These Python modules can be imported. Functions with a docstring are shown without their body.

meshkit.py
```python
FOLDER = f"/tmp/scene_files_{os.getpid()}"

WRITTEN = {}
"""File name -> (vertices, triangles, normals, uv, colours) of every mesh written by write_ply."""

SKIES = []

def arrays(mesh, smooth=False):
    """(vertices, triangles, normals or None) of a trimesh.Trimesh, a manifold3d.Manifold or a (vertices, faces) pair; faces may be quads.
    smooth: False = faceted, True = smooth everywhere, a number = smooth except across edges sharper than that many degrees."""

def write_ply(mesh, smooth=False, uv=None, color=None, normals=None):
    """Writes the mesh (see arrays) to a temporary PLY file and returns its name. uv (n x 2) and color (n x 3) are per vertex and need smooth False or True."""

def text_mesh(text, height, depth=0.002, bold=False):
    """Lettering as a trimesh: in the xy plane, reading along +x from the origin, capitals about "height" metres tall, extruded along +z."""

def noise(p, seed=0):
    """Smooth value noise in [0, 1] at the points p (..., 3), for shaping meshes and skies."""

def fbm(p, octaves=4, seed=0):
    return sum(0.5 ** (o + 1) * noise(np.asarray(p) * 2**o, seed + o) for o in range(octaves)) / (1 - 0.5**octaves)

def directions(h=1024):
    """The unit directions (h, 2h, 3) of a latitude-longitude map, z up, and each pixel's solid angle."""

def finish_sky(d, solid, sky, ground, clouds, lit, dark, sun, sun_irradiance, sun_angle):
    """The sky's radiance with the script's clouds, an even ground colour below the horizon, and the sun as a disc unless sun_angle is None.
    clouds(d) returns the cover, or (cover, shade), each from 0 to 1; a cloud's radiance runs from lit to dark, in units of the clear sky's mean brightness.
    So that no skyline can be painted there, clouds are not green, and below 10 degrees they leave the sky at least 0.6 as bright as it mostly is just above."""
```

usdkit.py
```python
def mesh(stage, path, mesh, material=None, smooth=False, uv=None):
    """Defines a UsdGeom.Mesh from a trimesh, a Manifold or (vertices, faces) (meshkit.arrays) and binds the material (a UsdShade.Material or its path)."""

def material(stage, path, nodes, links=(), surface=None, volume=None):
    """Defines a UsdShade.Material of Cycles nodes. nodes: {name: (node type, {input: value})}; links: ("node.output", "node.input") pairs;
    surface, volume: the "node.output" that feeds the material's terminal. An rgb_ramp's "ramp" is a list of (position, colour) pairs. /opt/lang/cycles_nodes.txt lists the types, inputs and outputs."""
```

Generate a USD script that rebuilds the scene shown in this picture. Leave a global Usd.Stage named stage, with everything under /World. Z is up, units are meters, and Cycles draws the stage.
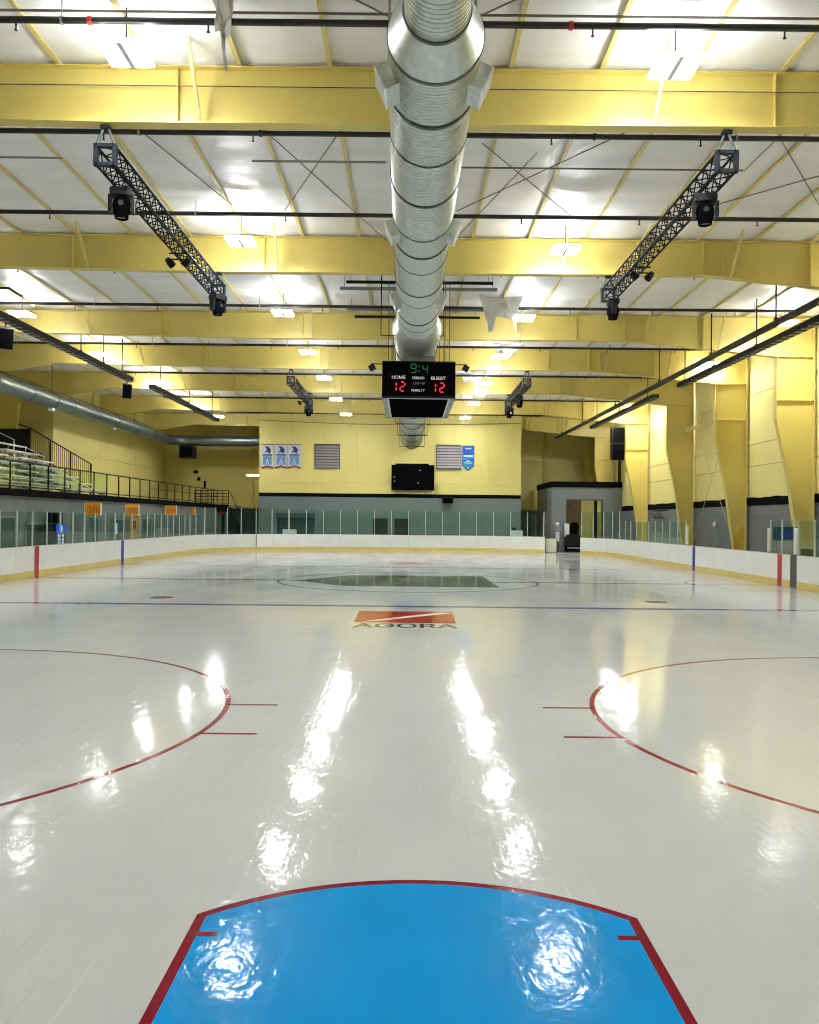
import math, random
import numpy as np
import trimesh, usdkit, meshkit
from shapely.geometry import Polygon, Point, box as sbox
from pxr import Usd, UsdGeom, UsdLux, Gf, Sdf
random.seed(7)
RNG = np.random.default_rng(7)
stage = Usd.Stage.CreateInMemory()
UsdGeom.SetStageUpAxis(stage, UsdGeom.Tokens.z)
UsdGeom.SetStageMetersPerUnit(stage, 1.0)
UsdGeom.Xform.Define(stage, '/World')
UsdGeom.Scope.Define(stage, '/World/Looks')

# ------------------------------------------------------------------ camera
F, CH, PITCH, YAW, ROLL = 851.6, 2.1586, 0.0099, -0.0010, 0.0102     # focal length in pixels, eye height, tilts
EXPOSURE = 1.14
LAMP = 86.0
RIM = 85.0  # strength of the rim added to the lamps as fill light


def _rot(d):
    d = np.atleast_2d(np.asarray(d, float))
    c, s = math.cos(ROLL), math.sin(ROLL)
    d = np.c_[d[:, 0] * c - d[:, 2] * s, d[:, 1], d[:, 0] * s + d[:, 2] * c]
    c, s = math.cos(PITCH), math.sin(PITCH)
    d = np.c_[d[:, 0], d[:, 1] * c - d[:, 2] * s, d[:, 1] * s + d[:, 2] * c]
    c, s = math.cos(YAW), math.sin(YAW)
    return np.c_[d[:, 0] * c - d[:, 1] * s, d[:, 0] * s + d[:, 1] * c, d[:, 2]]


def ray(px, py):
    return _rot([(px - 409.5) / F, 1.0, -(py - 512.0) / F])[0]


EYE = np.array([0, 0, CH])


def PY(px, py, y):      # measured points of the place: on the plane at depth y
    d = ray(px, py)
    return EYE + d * (y / d[1])


def PZ(px, py, z):      # at height z
    d = ray(px, py)
    return EYE + d * ((z - CH) / d[2])


def PX(px, py, x):      # on the plane x
    d = ray(px, py)
    return EYE + d * (x / d[0])


cam = UsdGeom.Camera.Define(stage, '/World/camera')
r_, f_, u_ = (_rot(v)[0] for v in ([1, 0, 0], [0, 1, 0], [0, 0, 1]))
cam.AddTransformOp().Set(Gf.Matrix4d(*r_, 0, *u_, 0, *(-f_), 0, *EYE, 1))
cam.CreateHorizontalApertureAttr(36.0)
cam.CreateVerticalApertureAttr(36.0 * 1024 / 819)
cam.CreateFocalLengthAttr(36.0 * F / 819)
cam.CreateClippingRangeAttr(Gf.Vec2f(0.05, 500))
cam.CreateExposureAttr(EXPOSURE)

# ------------------------------------------------------------------ materials
def srgb(r, g, b):
    return tuple((c / 255 / 12.92) if c <= 10 else ((c / 255 + 0.055) / 1.055) ** 2.4 for c in (r, g, b))


def LK(n):
    return f'/World/Looks/{n}'


def plain(name, col, rough=0.5, metal=0.0, spec=0.5, grain=0.0, scale=6.0, bump=0.0, bscale=40.0, stretch=(1, 1, 1)):
    nodes = {'p': ('principled_bsdf', {'base_color': col, 'roughness': rough, 'metallic': metal, 'specular_ior_level': spec})}
    links = []
    if grain or bump:
        nodes['g'] = ('geometry', {})
        nodes['m'] = ('mapping', {'scale': stretch})
        links.append(('g.position', 'm.vector'))
    if grain:
        nodes['n'] = ('noise_texture', {'scale': scale, 'detail': 5.0, 'roughness': 0.6})
        lo = tuple(c * (1 - grain) for c in col)
        hi = tuple(min(1, c * (1 + grain * 0.7)) for c in col)
        nodes['r'] = ('rgb_ramp', {'ramp': [(0.3, lo), (0.7, hi)]})
        links += [('m.vector', 'n.vector'), ('n.fac', 'r.fac'), ('r.color', 'p.base_color')]
    if bump:
        nodes['bn'] = ('noise_texture', {'scale': bscale, 'detail': 3.0})
        nodes['b'] = ('bump', {'strength': 0.5, 'distance': bump})
        links += [('m.vector', 'bn.vector'), ('bn.fac', 'b.height'), ('b.normal', 'p.normal')]
    usdkit.material(stage, LK(name), nodes, links, surface='p.BSDF')
    return LK(name)


def ice_like(name, col, grain=0.03):
    # painted ice: colour under a thin wet film; the film's ripples and skate scratches are the same for every colour
    nodes = {
        'g': ('geometry', {}),
        'p': ('principled_bsdf', {'base_color': col, 'roughness': 0.12, 'ior': 1.31, 'specular_ior_level': 0.15}),
        'cn': ('noise_texture', {'scale': 0.9, 'detail': 5.0, 'roughness': 0.6}),
        'cr': ('rgb_ramp', {'ramp': [(0.3, tuple(c * (1 - grain) for c in col)), (0.7, tuple(min(1, c * (1 + grain)) for c in col))]}),
        'm1': ('mapping', {'scale': (1.0, 0.6, 1.0), 'rotation': (0, 0, 0.06)}),
        'n1': ('noise_texture', {'scale': 6.5, 'detail': 3.5, 'roughness': 0.55, 'distortion': 0.8}),
        'm2': ('mapping', {'scale': (30.0, 0.5, 1.0), 'rotation': (0, 0, -0.5)}),
        'n2': ('noise_texture', {'scale': 1.0, 'detail': 2.0}),
        'm3': ('mapping', {'scale': (26.0, 0.45, 1.0), 'rotation': (0, 0, 0.75)}),
        'n3': ('noise_texture', {'scale': 1.0, 'detail': 2.0}),
        'mx': ('mapping', {'scale': (0.7, 0.25, 1.0)}),
        'n4': ('noise_texture', {'scale': 1.0, 'detail': 3.0}),
        'cm': ('rgb_ramp', {'ramp': [(0.36, (0.25,) * 3), (0.62, (1.0,) * 3)]}),
        'cmul': ('math', {'math_type': 'multiply'}),
        'a1': ('math', {'math_type': 'multiply_add', 'value2': 0.10}),
        'a2': ('math', {'math_type': 'multiply_add', 'value2': 0.08}),
        'rr': ('rgb_ramp', {'ramp': [(0.35, (0.045,) * 3), (0.65, (0.11,) * 3)]}),
        'b': ('bump', {'strength': 0.9, 'distance': 0.0060}),
        's1': ('rgb_ramp', {'ramp': [(0.66, (1.0,) * 3), (0.74, (1.13,) * 3)]}),
        's2': ('rgb_ramp', {'ramp': [(0.64, (1.0,) * 3), (0.74, (0.93,) * 3)]}),
        'c1': ('vector_math', {'math_type': 'multiply'}),
        'c2': ('vector_math', {'math_type': 'multiply'}),
    }
    links = [('g.position', 'cn.vector'), ('cn.fac', 'cr.fac'), ('cr.color', 'c1.vector1'),
             ('n2.fac', 's1.fac'), ('s1.color', 'c1.vector2'), ('n3.fac', 's2.fac'), ('c1.vector', 'c2.vector1'), ('s2.color', 'c2.vector2'),
             ('c2.vector', 'p.base_color'),
             ('g.position', 'm1.vector'), ('m1.vector', 'n1.vector'), ('g.position', 'm2.vector'), ('m2.vector', 'n2.vector'),
             ('g.position', 'm3.vector'), ('m3.vector', 'n3.vector'), ('g.position', 'mx.vector'), ('mx.vector', 'n4.vector'),
             ('n4.fac', 'rr.fac'), ('rr.color', 'p.roughness'), ('n4.fac', 'cm.fac'), ('cm.color', 'cmul.value1'), ('n1.fac', 'cmul.value2'),
             ('n2.fac', 'a1.value1'), ('cmul.value', 'a1.value3'), ('n3.fac', 'a2.value1'), ('a1.value', 'a2.value3'),
             ('a2.value', 'b.height'), ('b.normal', 'p.normal')]
    usdkit.material(stage, LK(name), nodes, links, surface='p.BSDF')
    return LK(name)


def emit(name, col, strength):
    usdkit.material(stage, LK(name), {'e': ('emission', {'color': col, 'strength': strength})}, surface='e.emission')
    return LK(name)


def pane(name, tint, rough=0.02):
    usdkit.material(stage, LK(name), {
        't': ('transparent_bsdf', {'color': tint}), 'gl': ('glossy_bsdf', {'color': (1, 1, 1), 'roughness': rough}),
        'f': ('fresnel', {'IOR': 1.5}), 'g': ('geometry', {}), 'i': ('math', {'math_type': 'subtract', 'value1': 1.0}), 'k': ('math', {'math_type': 'multiply'}), 'x': ('mix_closure', {})},
        [('g.backfacing', 'i.value2'), ('i.value', 'k.value1'), ('f.fac', 'k.value2'), ('k.value', 'x.fac'), ('t.BSDF', 'x.closure1'), ('gl.BSDF', 'x.closure2')], surface='x.closure')
    return LK(name)


YEL = (0.72, 0.58, 0.155)
M = {
    'ice': ice_like('ice', (0.50, 0.515, 0.51)),
    'ice_blue': ice_like('ice_blue', srgb(12, 140, 208), 0.08),
    'ice_red': ice_like('ice_red', srgb(122, 24, 38), 0.08),
    'ice_line_blue': ice_like('ice_line_blue', srgb(38, 42, 146), 0.05),
    'ice_orange': ice_like('ice_orange', srgb(170, 34, 26), 0.05),
    'ice_grey': ice_like('ice_grey', srgb(92, 90, 72), 0.12),
    'ice_dark': ice_like('ice_dark', srgb(70, 70, 72), 0.05),
    'ice_white': ice_like('ice_white', (0.78, 0.78, 0.76), 0.02),
    'concrete': plain('concrete', (0.27, 0.265, 0.25), 0.75, grain=0.2, scale=1.5),
    'yellow': plain('yellow_steel', YEL, 0.42, grain=0.06, scale=0.8),
    'yellow_pale': plain('yellow_purlin', (0.72, 0.60, 0.24), 0.45, grain=0.05),
    'yellow_wall': plain('yellow_wall', (0.76, 0.645, 0.21), 0.55, grain=0.05, scale=0.5, bump=0.002, bscale=3.0),
    'yellow_wall2': plain('yellow_wall_second', (0.74, 0.625, 0.195), 0.55, grain=0.06, scale=0.6, bump=0.002, bscale=3.0),
    'yellow_side': plain('yellow_side_wall', (0.87, 0.76, 0.30), 0.55, grain=0.04, scale=0.5, bump=0.002, bscale=3.0),  # lit copy of the yellow wall: its brightness is put into the colour
    'yellow_side2': plain('yellow_side_wall_second', (0.85, 0.74, 0.28), 0.55, grain=0.04, scale=0.6, bump=0.002, bscale=3.0),  # second tone of the lit copy
    'grey_wall': plain('grey_wall', (0.185, 0.205, 0.215), 0.6, grain=0.08, scale=0.7),
    'grey_wall2': plain('grey_wall_second', (0.20, 0.215, 0.22), 0.6, grain=0.08, scale=0.7),
    'green_grey': plain('green_grey_wall', (0.15, 0.19, 0.185), 0.6, grain=0.08, scale=0.7),
    'black_wall': plain('black_band', (0.005, 0.005, 0.006), 0.8, spec=0.05),
    'blanket': plain('white_vinyl', (0.92, 0.91, 0.89), 0.4, grain=0.05, scale=0.9, bump=0.02, bscale=1.6, stretch=(0.5, 2.2, 1)),
    'blanket2': plain('white_vinyl_second', (0.89, 0.88, 0.86), 0.42, grain=0.06, scale=1.2, bump=0.022, bscale=1.8, stretch=(0.5, 2.2, 1)),
    'galv': plain('galvanised', (0.62, 0.67, 0.66), 0.36, metal=1.0, grain=0.14, scale=14.0, bump=0.003, bscale=7.0),
    'galv_plain': plain('galvanised_smooth', (0.58, 0.63, 0.61), 0.42, metal=1.0, grain=0.16, scale=8.0),
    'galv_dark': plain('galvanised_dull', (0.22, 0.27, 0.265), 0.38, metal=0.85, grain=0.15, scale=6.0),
    'band_steel': plain('band_steel', (0.10, 0.11, 0.10), 0.4, metal=0.6),
    'grey_steel': plain('grey_steel', (0.32, 0.32, 0.31), 0.45, metal=0.5),
    'black': plain('black_paint', (0.009, 0.009, 0.010), 0.55, spec=0.25),
    'black_pipe': plain('black_pipe', (0.016, 0.015, 0.014), 0.35),
    'black_matte': plain('black_matte', (0.004, 0.004, 0.0045), 0.8, spec=0.0),
    'truss': plain('truss_black', (0.005, 0.0055, 0.008), 0.6, spec=0.15),
    'truss_end': plain('truss_end', (0.016, 0.02, 0.028), 0.5, spec=0.25),
    'sling': plain('sling', (0.07, 0.085, 0.095), 0.6),
    'lens': plain('lens', (0.04, 0.05, 0.06), 0.08, spec=0.8),
    'white_board': plain('white_board', (0.80, 0.79, 0.755), 0.35, grain=0.05, scale=1.3),
    'board_cap': plain('board_cap', (0.55, 0.56, 0.54), 0.4),
    'kick': plain('kick_yellow', (0.72, 0.55, 0.16), 0.4, grain=0.10, scale=2.0),
    'red_stripe': plain('red_stripe', srgb(176, 34, 40), 0.4),
    'blue_stripe': plain('blue_stripe', srgb(24, 44, 150), 0.4),
    'alu': plain('aluminium', (0.62, 0.63, 0.61), 0.5, metal=0.2),
    'bench_alu': plain('bench_aluminium', (0.88, 0.89, 0.88), 0.35, metal=0.25, grain=0.06, scale=3),
    'bench_frame': plain('bench_frame', (0.18, 0.19, 0.18), 0.5, metal=0.4),
    'cream': plain('cream_pad', (0.78, 0.75, 0.62), 0.5),
    'white': plain('white_paint', (0.8, 0.8, 0.78), 0.4),
    'lampbody': plain('lamp_body', (0.75, 0.75, 0.72), 0.35),
    'orange_sign': plain('orange_sign', srgb(226, 150, 20), 0.45),
    'red_sign': plain('red_print', srgb(190, 40, 30), 0.5),
    'sign_ink': plain('sign_ink', (0.02, 0.012, 0.03), 0.6, spec=0.1),
    'louver': plain('louver_grey', (0.30, 0.275, 0.28), 0.45, metal=0.2),
    'louver_dark': plain('louver_dark', (0.10, 0.095, 0.10), 0.6),
    'ban_white': plain('banner_white', srgb(190, 200, 216), 0.8),
    'ban_blue': plain('banner_blue', srgb(104, 140, 190), 0.8),
    'ban_navy': plain('banner_navy', srgb(44, 56, 92), 0.8),
    'ban_red': plain('banner_red', srgb(140, 70, 60), 0.8),
    'pen_blue': plain('pennant_blue', srgb(24, 84, 176), 0.7),
    'pen_teal': plain('pennant_teal', srgb(30, 140, 176), 0.7),
    'brown': plain('brown_board', (0.17, 0.105, 0.05), 0.6, grain=0.2, scale=2),
    'dark_door': plain('dark_door', (0.012, 0.014, 0.013), 0.4),
    'teal_door': plain('teal_door', (0.035, 0.075, 0.07), 0.4),
    'blue_sign': plain('blue_letters', srgb(30, 96, 190), 0.5),
    'cable': plain('cable', (0.05, 0.048, 0.045), 0.5),
    'rod': plain('brace_rod', (0.16, 0.145, 0.12), 0.5),
    'rust': plain('rust_stain', (0.66, 0.44, 0.07), 0.6, grain=0.22, scale=1.6),
    'lit': emit('lamp_tubes', (0.93, 0.97, 1.0), LAMP),
    'lit_rim': emit('lamp_rim', (0.93, 0.97, 1.0), RIM),  # added glow, brightens the ceiling and walls sideways
    'red_led': emit('red_led', (1.0, 0.03, 0.05), 0.9),
    'green_led': emit('green_led', (0.10, 0.75, 0.25), 0.13),
    'white_print': plain('white_print', (0.8, 0.8, 0.8), 0.5),
    'warm_tube': emit('warm_tube', (1.0, 0.85, 0.45), 1.6),
    'blue_screen': emit('blue_screen', (0.04, 0.14, 1.0), 0.35),
    'white_screen': emit('white_screen', (0.6, 0.82, 1.0), 0.4),
    'exit_red': emit('exit_red', (1.0, 0.03, 0.02), 0.08),
    'glass': pane('rink_glass', (0.84, 0.95, 0.90)),
    'glass_side': pane('side_glass', (0.87, 0.95, 0.91)),
    'rail_glass': pane('rail_glass', (0.84, 0.93, 0.80)),
}

# ------------------------------------------------------------------ shape and scene helpers
class MB:
    """collects shapes into one mesh"""
    def __init__(s):
        s.v, s.f, s.n = [], [], 0

    def add(s, v, f):
        v = np.asarray(v, float)
        f = np.asarray(f, int)
        if f.shape[1] == 4:
            f = np.vstack([f[:, [0, 1, 2]], f[:, [0, 2, 3]]])
        s.v.append(v); s.f.append(f + s.n); s.n += len(v)
        return s

    def tm(s, m, at=(0, 0, 0)):
        return s.add(np.asarray(m.vertices) + np.asarray(at, float), m.faces)

    _F = [[0, 3, 2, 1], [4, 5, 6, 7], [0, 1, 5, 4], [1, 2, 6, 5], [2, 3, 7, 6], [3, 0, 4, 7]]

    def box(s, lo, hi):
        (a, b, c), (d, e, g) = lo, hi
        return s.add([[a, b, c], [d, b, c], [d, e, c], [a, e, c], [a, b, g], [d, b, g], [d, e, g], [a, e, g]], s._F)

    def hexa(s, pts):
        return s.add(pts, s._F)

    def bar(s, p0, p1, w, h=None, up=(0, 0, 1)):
        h = h or w
        p0, p1 = np.asarray(p0, float), np.asarray(p1, float)
        d = p1 - p0; d /= np.linalg.norm(d)
        up = np.asarray(up, float)
        if abs(d @ up) > 0.97:
            up = np.array([1.0, 0, 0])
        x = np.cross(d, up); x /= np.linalg.norm(x); z = np.cross(x, d)
        x, z = x * w / 2, z * h / 2
        return s.hexa([p0 - x - z, p0 + x - z, p1 + x - z, p1 - x - z, p0 - x + z, p0 + x + z, p1 + x + z, p1 - x + z])

    def tube(s, pts, r, n=8, cap=True):
        pts = [np.asarray(p, float) for p in pts]
        rings = []
        for i, p in enumerate(pts):
            a = pts[max(i - 1, 0)]; b = pts[min(i + 1, len(pts) - 1)]
            d = b - a; d /= np.linalg.norm(d)
            up = np.array([0, 0, 1.0]) if abs(d[2]) < 0.9 else np.array([1.0, 0, 0])
            x = np.cross(d, up); x /= np.linalg.norm(x); z = np.cross(x, d)
            rr = r[i] if np.ndim(r) else r
            t = np.arange(n) * 2 * math.pi / n
            rings.append(p + rr * (np.cos(t)[:, None] * x + np.sin(t)[:, None] * z))
        v = np.vstack(rings); f = []
        for i in range(len(pts) - 1):
            for k in range(n):
                f.append([i * n + k, i * n + (k + 1) % n, (i + 1) * n + (k + 1) % n, (i + 1) * n + k])
        s.add(v, f)
        if cap:
            L = (len(pts) - 1) * n
            s.add(v, [[0, k + 1, k] for k in range(1, n - 1)] + [[L, L + k, L + k + 1] for k in range(1, n - 1)])
        return s

    def lathe(s, prof, n=24, axis='z', at=(0, 0, 0)):
        """prof: list of (radius, along)"""
        t = np.arange(n) * 2 * math.pi / n
        v = []
        for r, a in prof:
            c, q = r * np.cos(t), r * np.sin(t)
            o = np.full(n, a)
            v.append({'z': np.c_[c, q, o], 'y': np.c_[q, o, c], 'x': np.c_[o, c, q]}[axis])
        f = [[i * n + k, i * n + (k + 1) % n, (i + 1) * n + (k + 1) % n, (i + 1) * n + k] for i in range(len(prof) - 1) for k in range(n)]
        return s.add(np.vstack(v) + np.asarray(at, float), f)

    def prism(s, poly, a0, a1, axis='y'):
        """a polygon [(x, z)...] pushed along y (or [(y, z)] along x, [(x, y)] along z)"""
        P = Polygon(poly) if not hasattr(poly, 'exterior') else poly
        m = trimesh.creation.extrude_polygon(P, a1 - a0, engine='earcut')
        v = np.asarray(m.vertices)
        fl = np.asarray(m.faces)
        if axis == 'y':
            v = np.c_[v[:, 0], v[:, 2] + a0, v[:, 1]]; fl = fl[:, ::-1]
        elif axis == 'x':
            v = np.c_[v[:, 2] + a0, v[:, 0], v[:, 1]]
        else:
            v = np.c_[v[:, 0], v[:, 1], v[:, 2] + a0]
        return s.add(v, fl)

    def strip(s, line, w, t):
        """a plate of width w along y following the polyline [(x, z)...], t thick"""
        for (x0, z0), (x1, z1) in zip(line[:-1], line[1:]):
            s.bar((x0, 0, z0), (x1, 0, z1), w, t, up=(0.001, 0, 1) if abs(x1 - x0) > abs(z1 - z0) else (1, 0, 0.001))
        return s

    def at(s, off):
        off = np.asarray(off, float)
        s.v = [v + off for v in s.v]
        return s

    def turn(s, a, axis='z', c=(0, 0, 0)):
        R = trimesh.transformations.rotation_matrix(a, {'x': (1, 0, 0), 'y': (0, 1, 0), 'z': (0, 0, 1)}[axis], c)
        s.v = [trimesh.transform_points(v, R) for v in s.v]
        return s

    def get(s):
        return np.vstack(s.v), np.vstack(s.f)


_count = {}


def numbered(base, name):
    k = (base, name)
    i = _count.get(k, 0); _count[k] = i + 1
    return f'{base}/{name}' if i == 0 else f'{base}/{name}_{i:03d}'


def path_of(o):
    return str(o.GetPath())


LOC = {}


def thing(name, label, cat, loc=(0, 0, 0), rotz=0.0, group=None):
    x = UsdGeom.Xform.Define(stage, numbered('/World', name))
    loc = tuple(float(c) for c in loc)
    x.AddTranslateOp().Set(Gf.Vec3d(*loc))
    if rotz:
        x.AddRotateZOp().Set(math.degrees(rotz))
    o = x.GetPrim()
    o.SetCustomDataByKey('label', label); o.SetCustomDataByKey('category', cat)
    if group:
        o.SetCustomDataByKey('group', group)
    LOC[path_of(o)] = np.array(loc)
    return o


def part(name, mb, mat, parent, smooth=False, world=False, label=None, kind=None):
    """world: the mesh is given in world coordinates (things without rotation)"""
    pp = path_of(parent)
    v, f = mb.get() if isinstance(mb, MB) else meshkit.arrays(mb)[:2]
    if world:
        v = v - LOC.get(pp, np.zeros(3))
    o = usdkit.mesh(stage, numbered(pp, name), (v, f), M.get(mat, mat), smooth).GetPrim()
    LOC[path_of(o)] = LOC.get(pp, np.zeros(3))
    if label:
        o.SetCustomDataByKey('label', label)
    if kind:
        o.SetCustomDataByKey('kind', kind)
    return o


def single(name, mb, mat, label, cat, smooth=False, group=None):
    v, f = mb.get() if isinstance(mb, MB) else meshkit.arrays(mb)[:2]
    base = np.array([v[:, 0].mean(), v[:, 1].mean(), v[:, 2].min()])
    m = usdkit.mesh(stage, numbered('/World', name), (v - base, f), M.get(mat, mat), smooth)
    m.AddTranslateOp().Set(Gf.Vec3d(*map(float, base)))
    o = m.GetPrim()
    o.SetCustomDataByKey('label', label); o.SetCustomDataByKey('category', cat)
    if group:
        o.SetCustomDataByKey('group', group)
    return o


def setting(name, label=None):
    o = UsdGeom.Xform.Define(stage, f'/World/{name}').GetPrim()
    o.SetCustomDataByKey('kind', 'structure')
    if label:
        o.SetCustomDataByKey('label', label)
    LOC[path_of(o)] = np.zeros(3)
    return o


def dup(root, label, loc, rotz=0.0, group=None):
    was = root.GetCustomData()
    o = thing(root.GetName().rstrip('0123456789').rstrip('_') if root.GetName()[-3:].isdigit() else root.GetName(), label, was['category'], loc, rotz, group or was.get('group'))
    o.GetReferences().AddInternalReference(root.GetPath())
    o.SetInstanceable(True)
    return o


ORD = ['nearest', 'second', 'third', 'fourth', 'fifth', 'sixth', 'seventh', 'eighth', 'ninth', 'tenth', 'eleventh', 'twelfth']


def ordn(i, n=99):
    return 'farthest' if i == n - 1 else ORD[i]


def text(t, h, depth=0.004, bold=True, width=None):
    """lettering standing in the xz plane, facing -y, centred on the origin"""
    m = meshkit.text_mesh(t, h, depth, bold)
    v = np.asarray(m.vertices).copy()
    if width:
        v[:, 0] *= width / (v[:, 0].max() - v[:, 0].min())
    v[:, 0] -= (v[:, 0].max() + v[:, 0].min()) / 2
    v[:, 1] -= (v[:, 1].max() + v[:, 1].min()) / 2
    return MB().add(np.c_[v[:, 0], -v[:, 2], v[:, 1]], m.faces)


# ------------------------------------------------------------------ the rink's layout
XC, W, Y0, Y1, RC = -0.10, 13.15, -0.5, 60.6, 8.5
YM = 30.2                                                              # centre line
YL = [6.2, 14.95, 23.9, 32.6, 39.1, 46.4, 55.2, 64.3]               # roof frames
XWR, YB = 15.6, 70.0                                                  # right wall, deep back wall
YW = 63.2                                                             # back wall with the banners
ZT = 10.08                                                            # top of the frames


def rink_path(step=0.3, inset=0.0):
    """points round the rink, anticlockwise from the near left corner's end, going along the near end first"""
    r = RC - inset
    x0, x1, y0, y1 = XC - W + inset, XC + W - inset, Y0 + inset, Y1 - inset
    out = []

    def line(a, b):
        n = max(2, int(math.dist(a, b) / step))
        out.extend(np.linspace(a, b, n, endpoint=False).tolist())

    def arc(c, a0, a1):
        n = int(abs(a1 - a0) * r / step)
        for t in np.linspace(a0, a1, n, endpoint=False):
            out.append([c[0] + r * math.cos(t), c[1] + r * math.sin(t)])
    h = math.pi / 2
    line((x0 + r, y0), (x1 - r, y0)); arc((x1 - r, y0 + r), -h, 0)
    line((x1, y0 + r), (x1, y1 - r)); arc((x1 - r, y1 - r), 0, h)
    line((x1 - r, y1), (x0 + r, y1)); arc((x0 + r, y1 - r), h, 2 * h)
    line((x0, y1 - r), (x0, y0 + r)); arc((x0 + r, y0 + r), 2 * h, 3 * h)
    return np.array(out)


# ------------------------------------------------------------------ floor and ice
floor = setting('floor', 'white ice sheet with painted lines on a dark concrete floor')
part('concrete_slab', MB().box((-23.4, -7, -0.3), (XWR + 0.3, YB + 0.3, -0.035)), 'concrete', floor, label='dark concrete around the rink')
part('ice_sheet', MB().prism(Polygon(rink_path(0.3, 0.005)), -0.034, 0.0, 'z'), 'ice', floor, label='glossy white ice')


def paint(name, poly, mat, label=None, z=0.0012):
    mb = MB()
    for g in getattr(poly, 'geoms', [poly]):
        mb.prism(g, 0.0002, z, 'z')
    return part(name, mb, mat, floor, label=label)


rink_poly = Polygon(rink_path(0.3, 0.06))


def cross(y, w):
    return rink_poly.intersection(sbox(-20, y - w / 2, 20, y + w / 2))


def ring(c, r, w=0.05, n=96):
    return Point(c).buffer(r, n // 4).difference(Point(c).buffer(r - w, n // 4))


gx = 0.07
corner = 1.20
arcpts = []
R_ = (corner ** 2 + 0.47 ** 2) / (2 * 0.47)
for t in np.linspace(-1, 1, 49):
    x = t * corner
    arcpts.append((gx + x, 4.665 + math.sqrt(R_ ** 2 - x ** 2) - (R_ - 0.47)))
crease = Polygon([(gx - corner, 3.13)] + arcpts + [(gx + corner, 3.13)])
inner = crease.buffer(-0.055, join_style=2)
paint('goal_crease', inner, 'ice_blue', 'bright blue goal crease')
paint('crease_outline', crease.difference(inner), 'ice_red', 'red outline of the goal crease')
for s in (-1, 1):
    xa = gx + s * (corner - 0.02)
    paint('crease_tick', sbox(min(xa, xa - s * 0.14), 4.42, max(xa, xa - s * 0.14), 4.47), 'ice_red', z=0.0016)
paint('goal_line', cross(3.12, 0.05).difference(crease), 'ice_red', 'red goal line')
paint('goal_line', cross(57.2, 0.06), 'ice_red', 'red goal line at the far end')
paint('blue_line', cross(21.38, 0.31), 'ice_line_blue', 'blue line nearer the camera')
paint('blue_line', cross(39.2, 0.31), 'ice_line_blue', 'blue line farther away')
# logos are cut out of the lines and circle that they cover
logo_px = [(294, 580.3), (350, 575.3), (482.8, 576.2), (499.4, 587.6), (343.8, 585.9)]
logo = Polygon([PZ(x, y, 0)[:2] for x, y in logo_px])
paint('center_line', cross(YM, 0.30).difference(logo), 'ice_red', 'red centre line')
paint('center_circle', ring((0.0, YM), 4.6, 0.09).difference(cross(YM, 0.31)).difference(logo), 'ice_line_blue', 'blue centre circle')
paint('center_logo', logo, 'ice_grey', 'grey green logo at centre ice')
for cy in (9.24, 51.1):
    for cx in (-6.6, 6.68):
        paint('faceoff_circle', ring((cx, cy), 4.6, 0.06 if cy < 20 else 0.10), 'ice_red')
        paint('faceoff_spot', Point((cx, cy)).buffer(0.3), 'ice_red')
        for s in (-1, 1):
            for q in (-1, 1):
                yh = cy + q * 0.67
                xe = cx + s * (math.sqrt(4.57 ** 2 - 0.67 ** 2) + 0.0)
                paint('hash_mark', sbox(min(xe, xe + s * 0.58), yh - 0.03, max(xe, xe + s * 0.58), yh + 0.03), 'ice_red')
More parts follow.
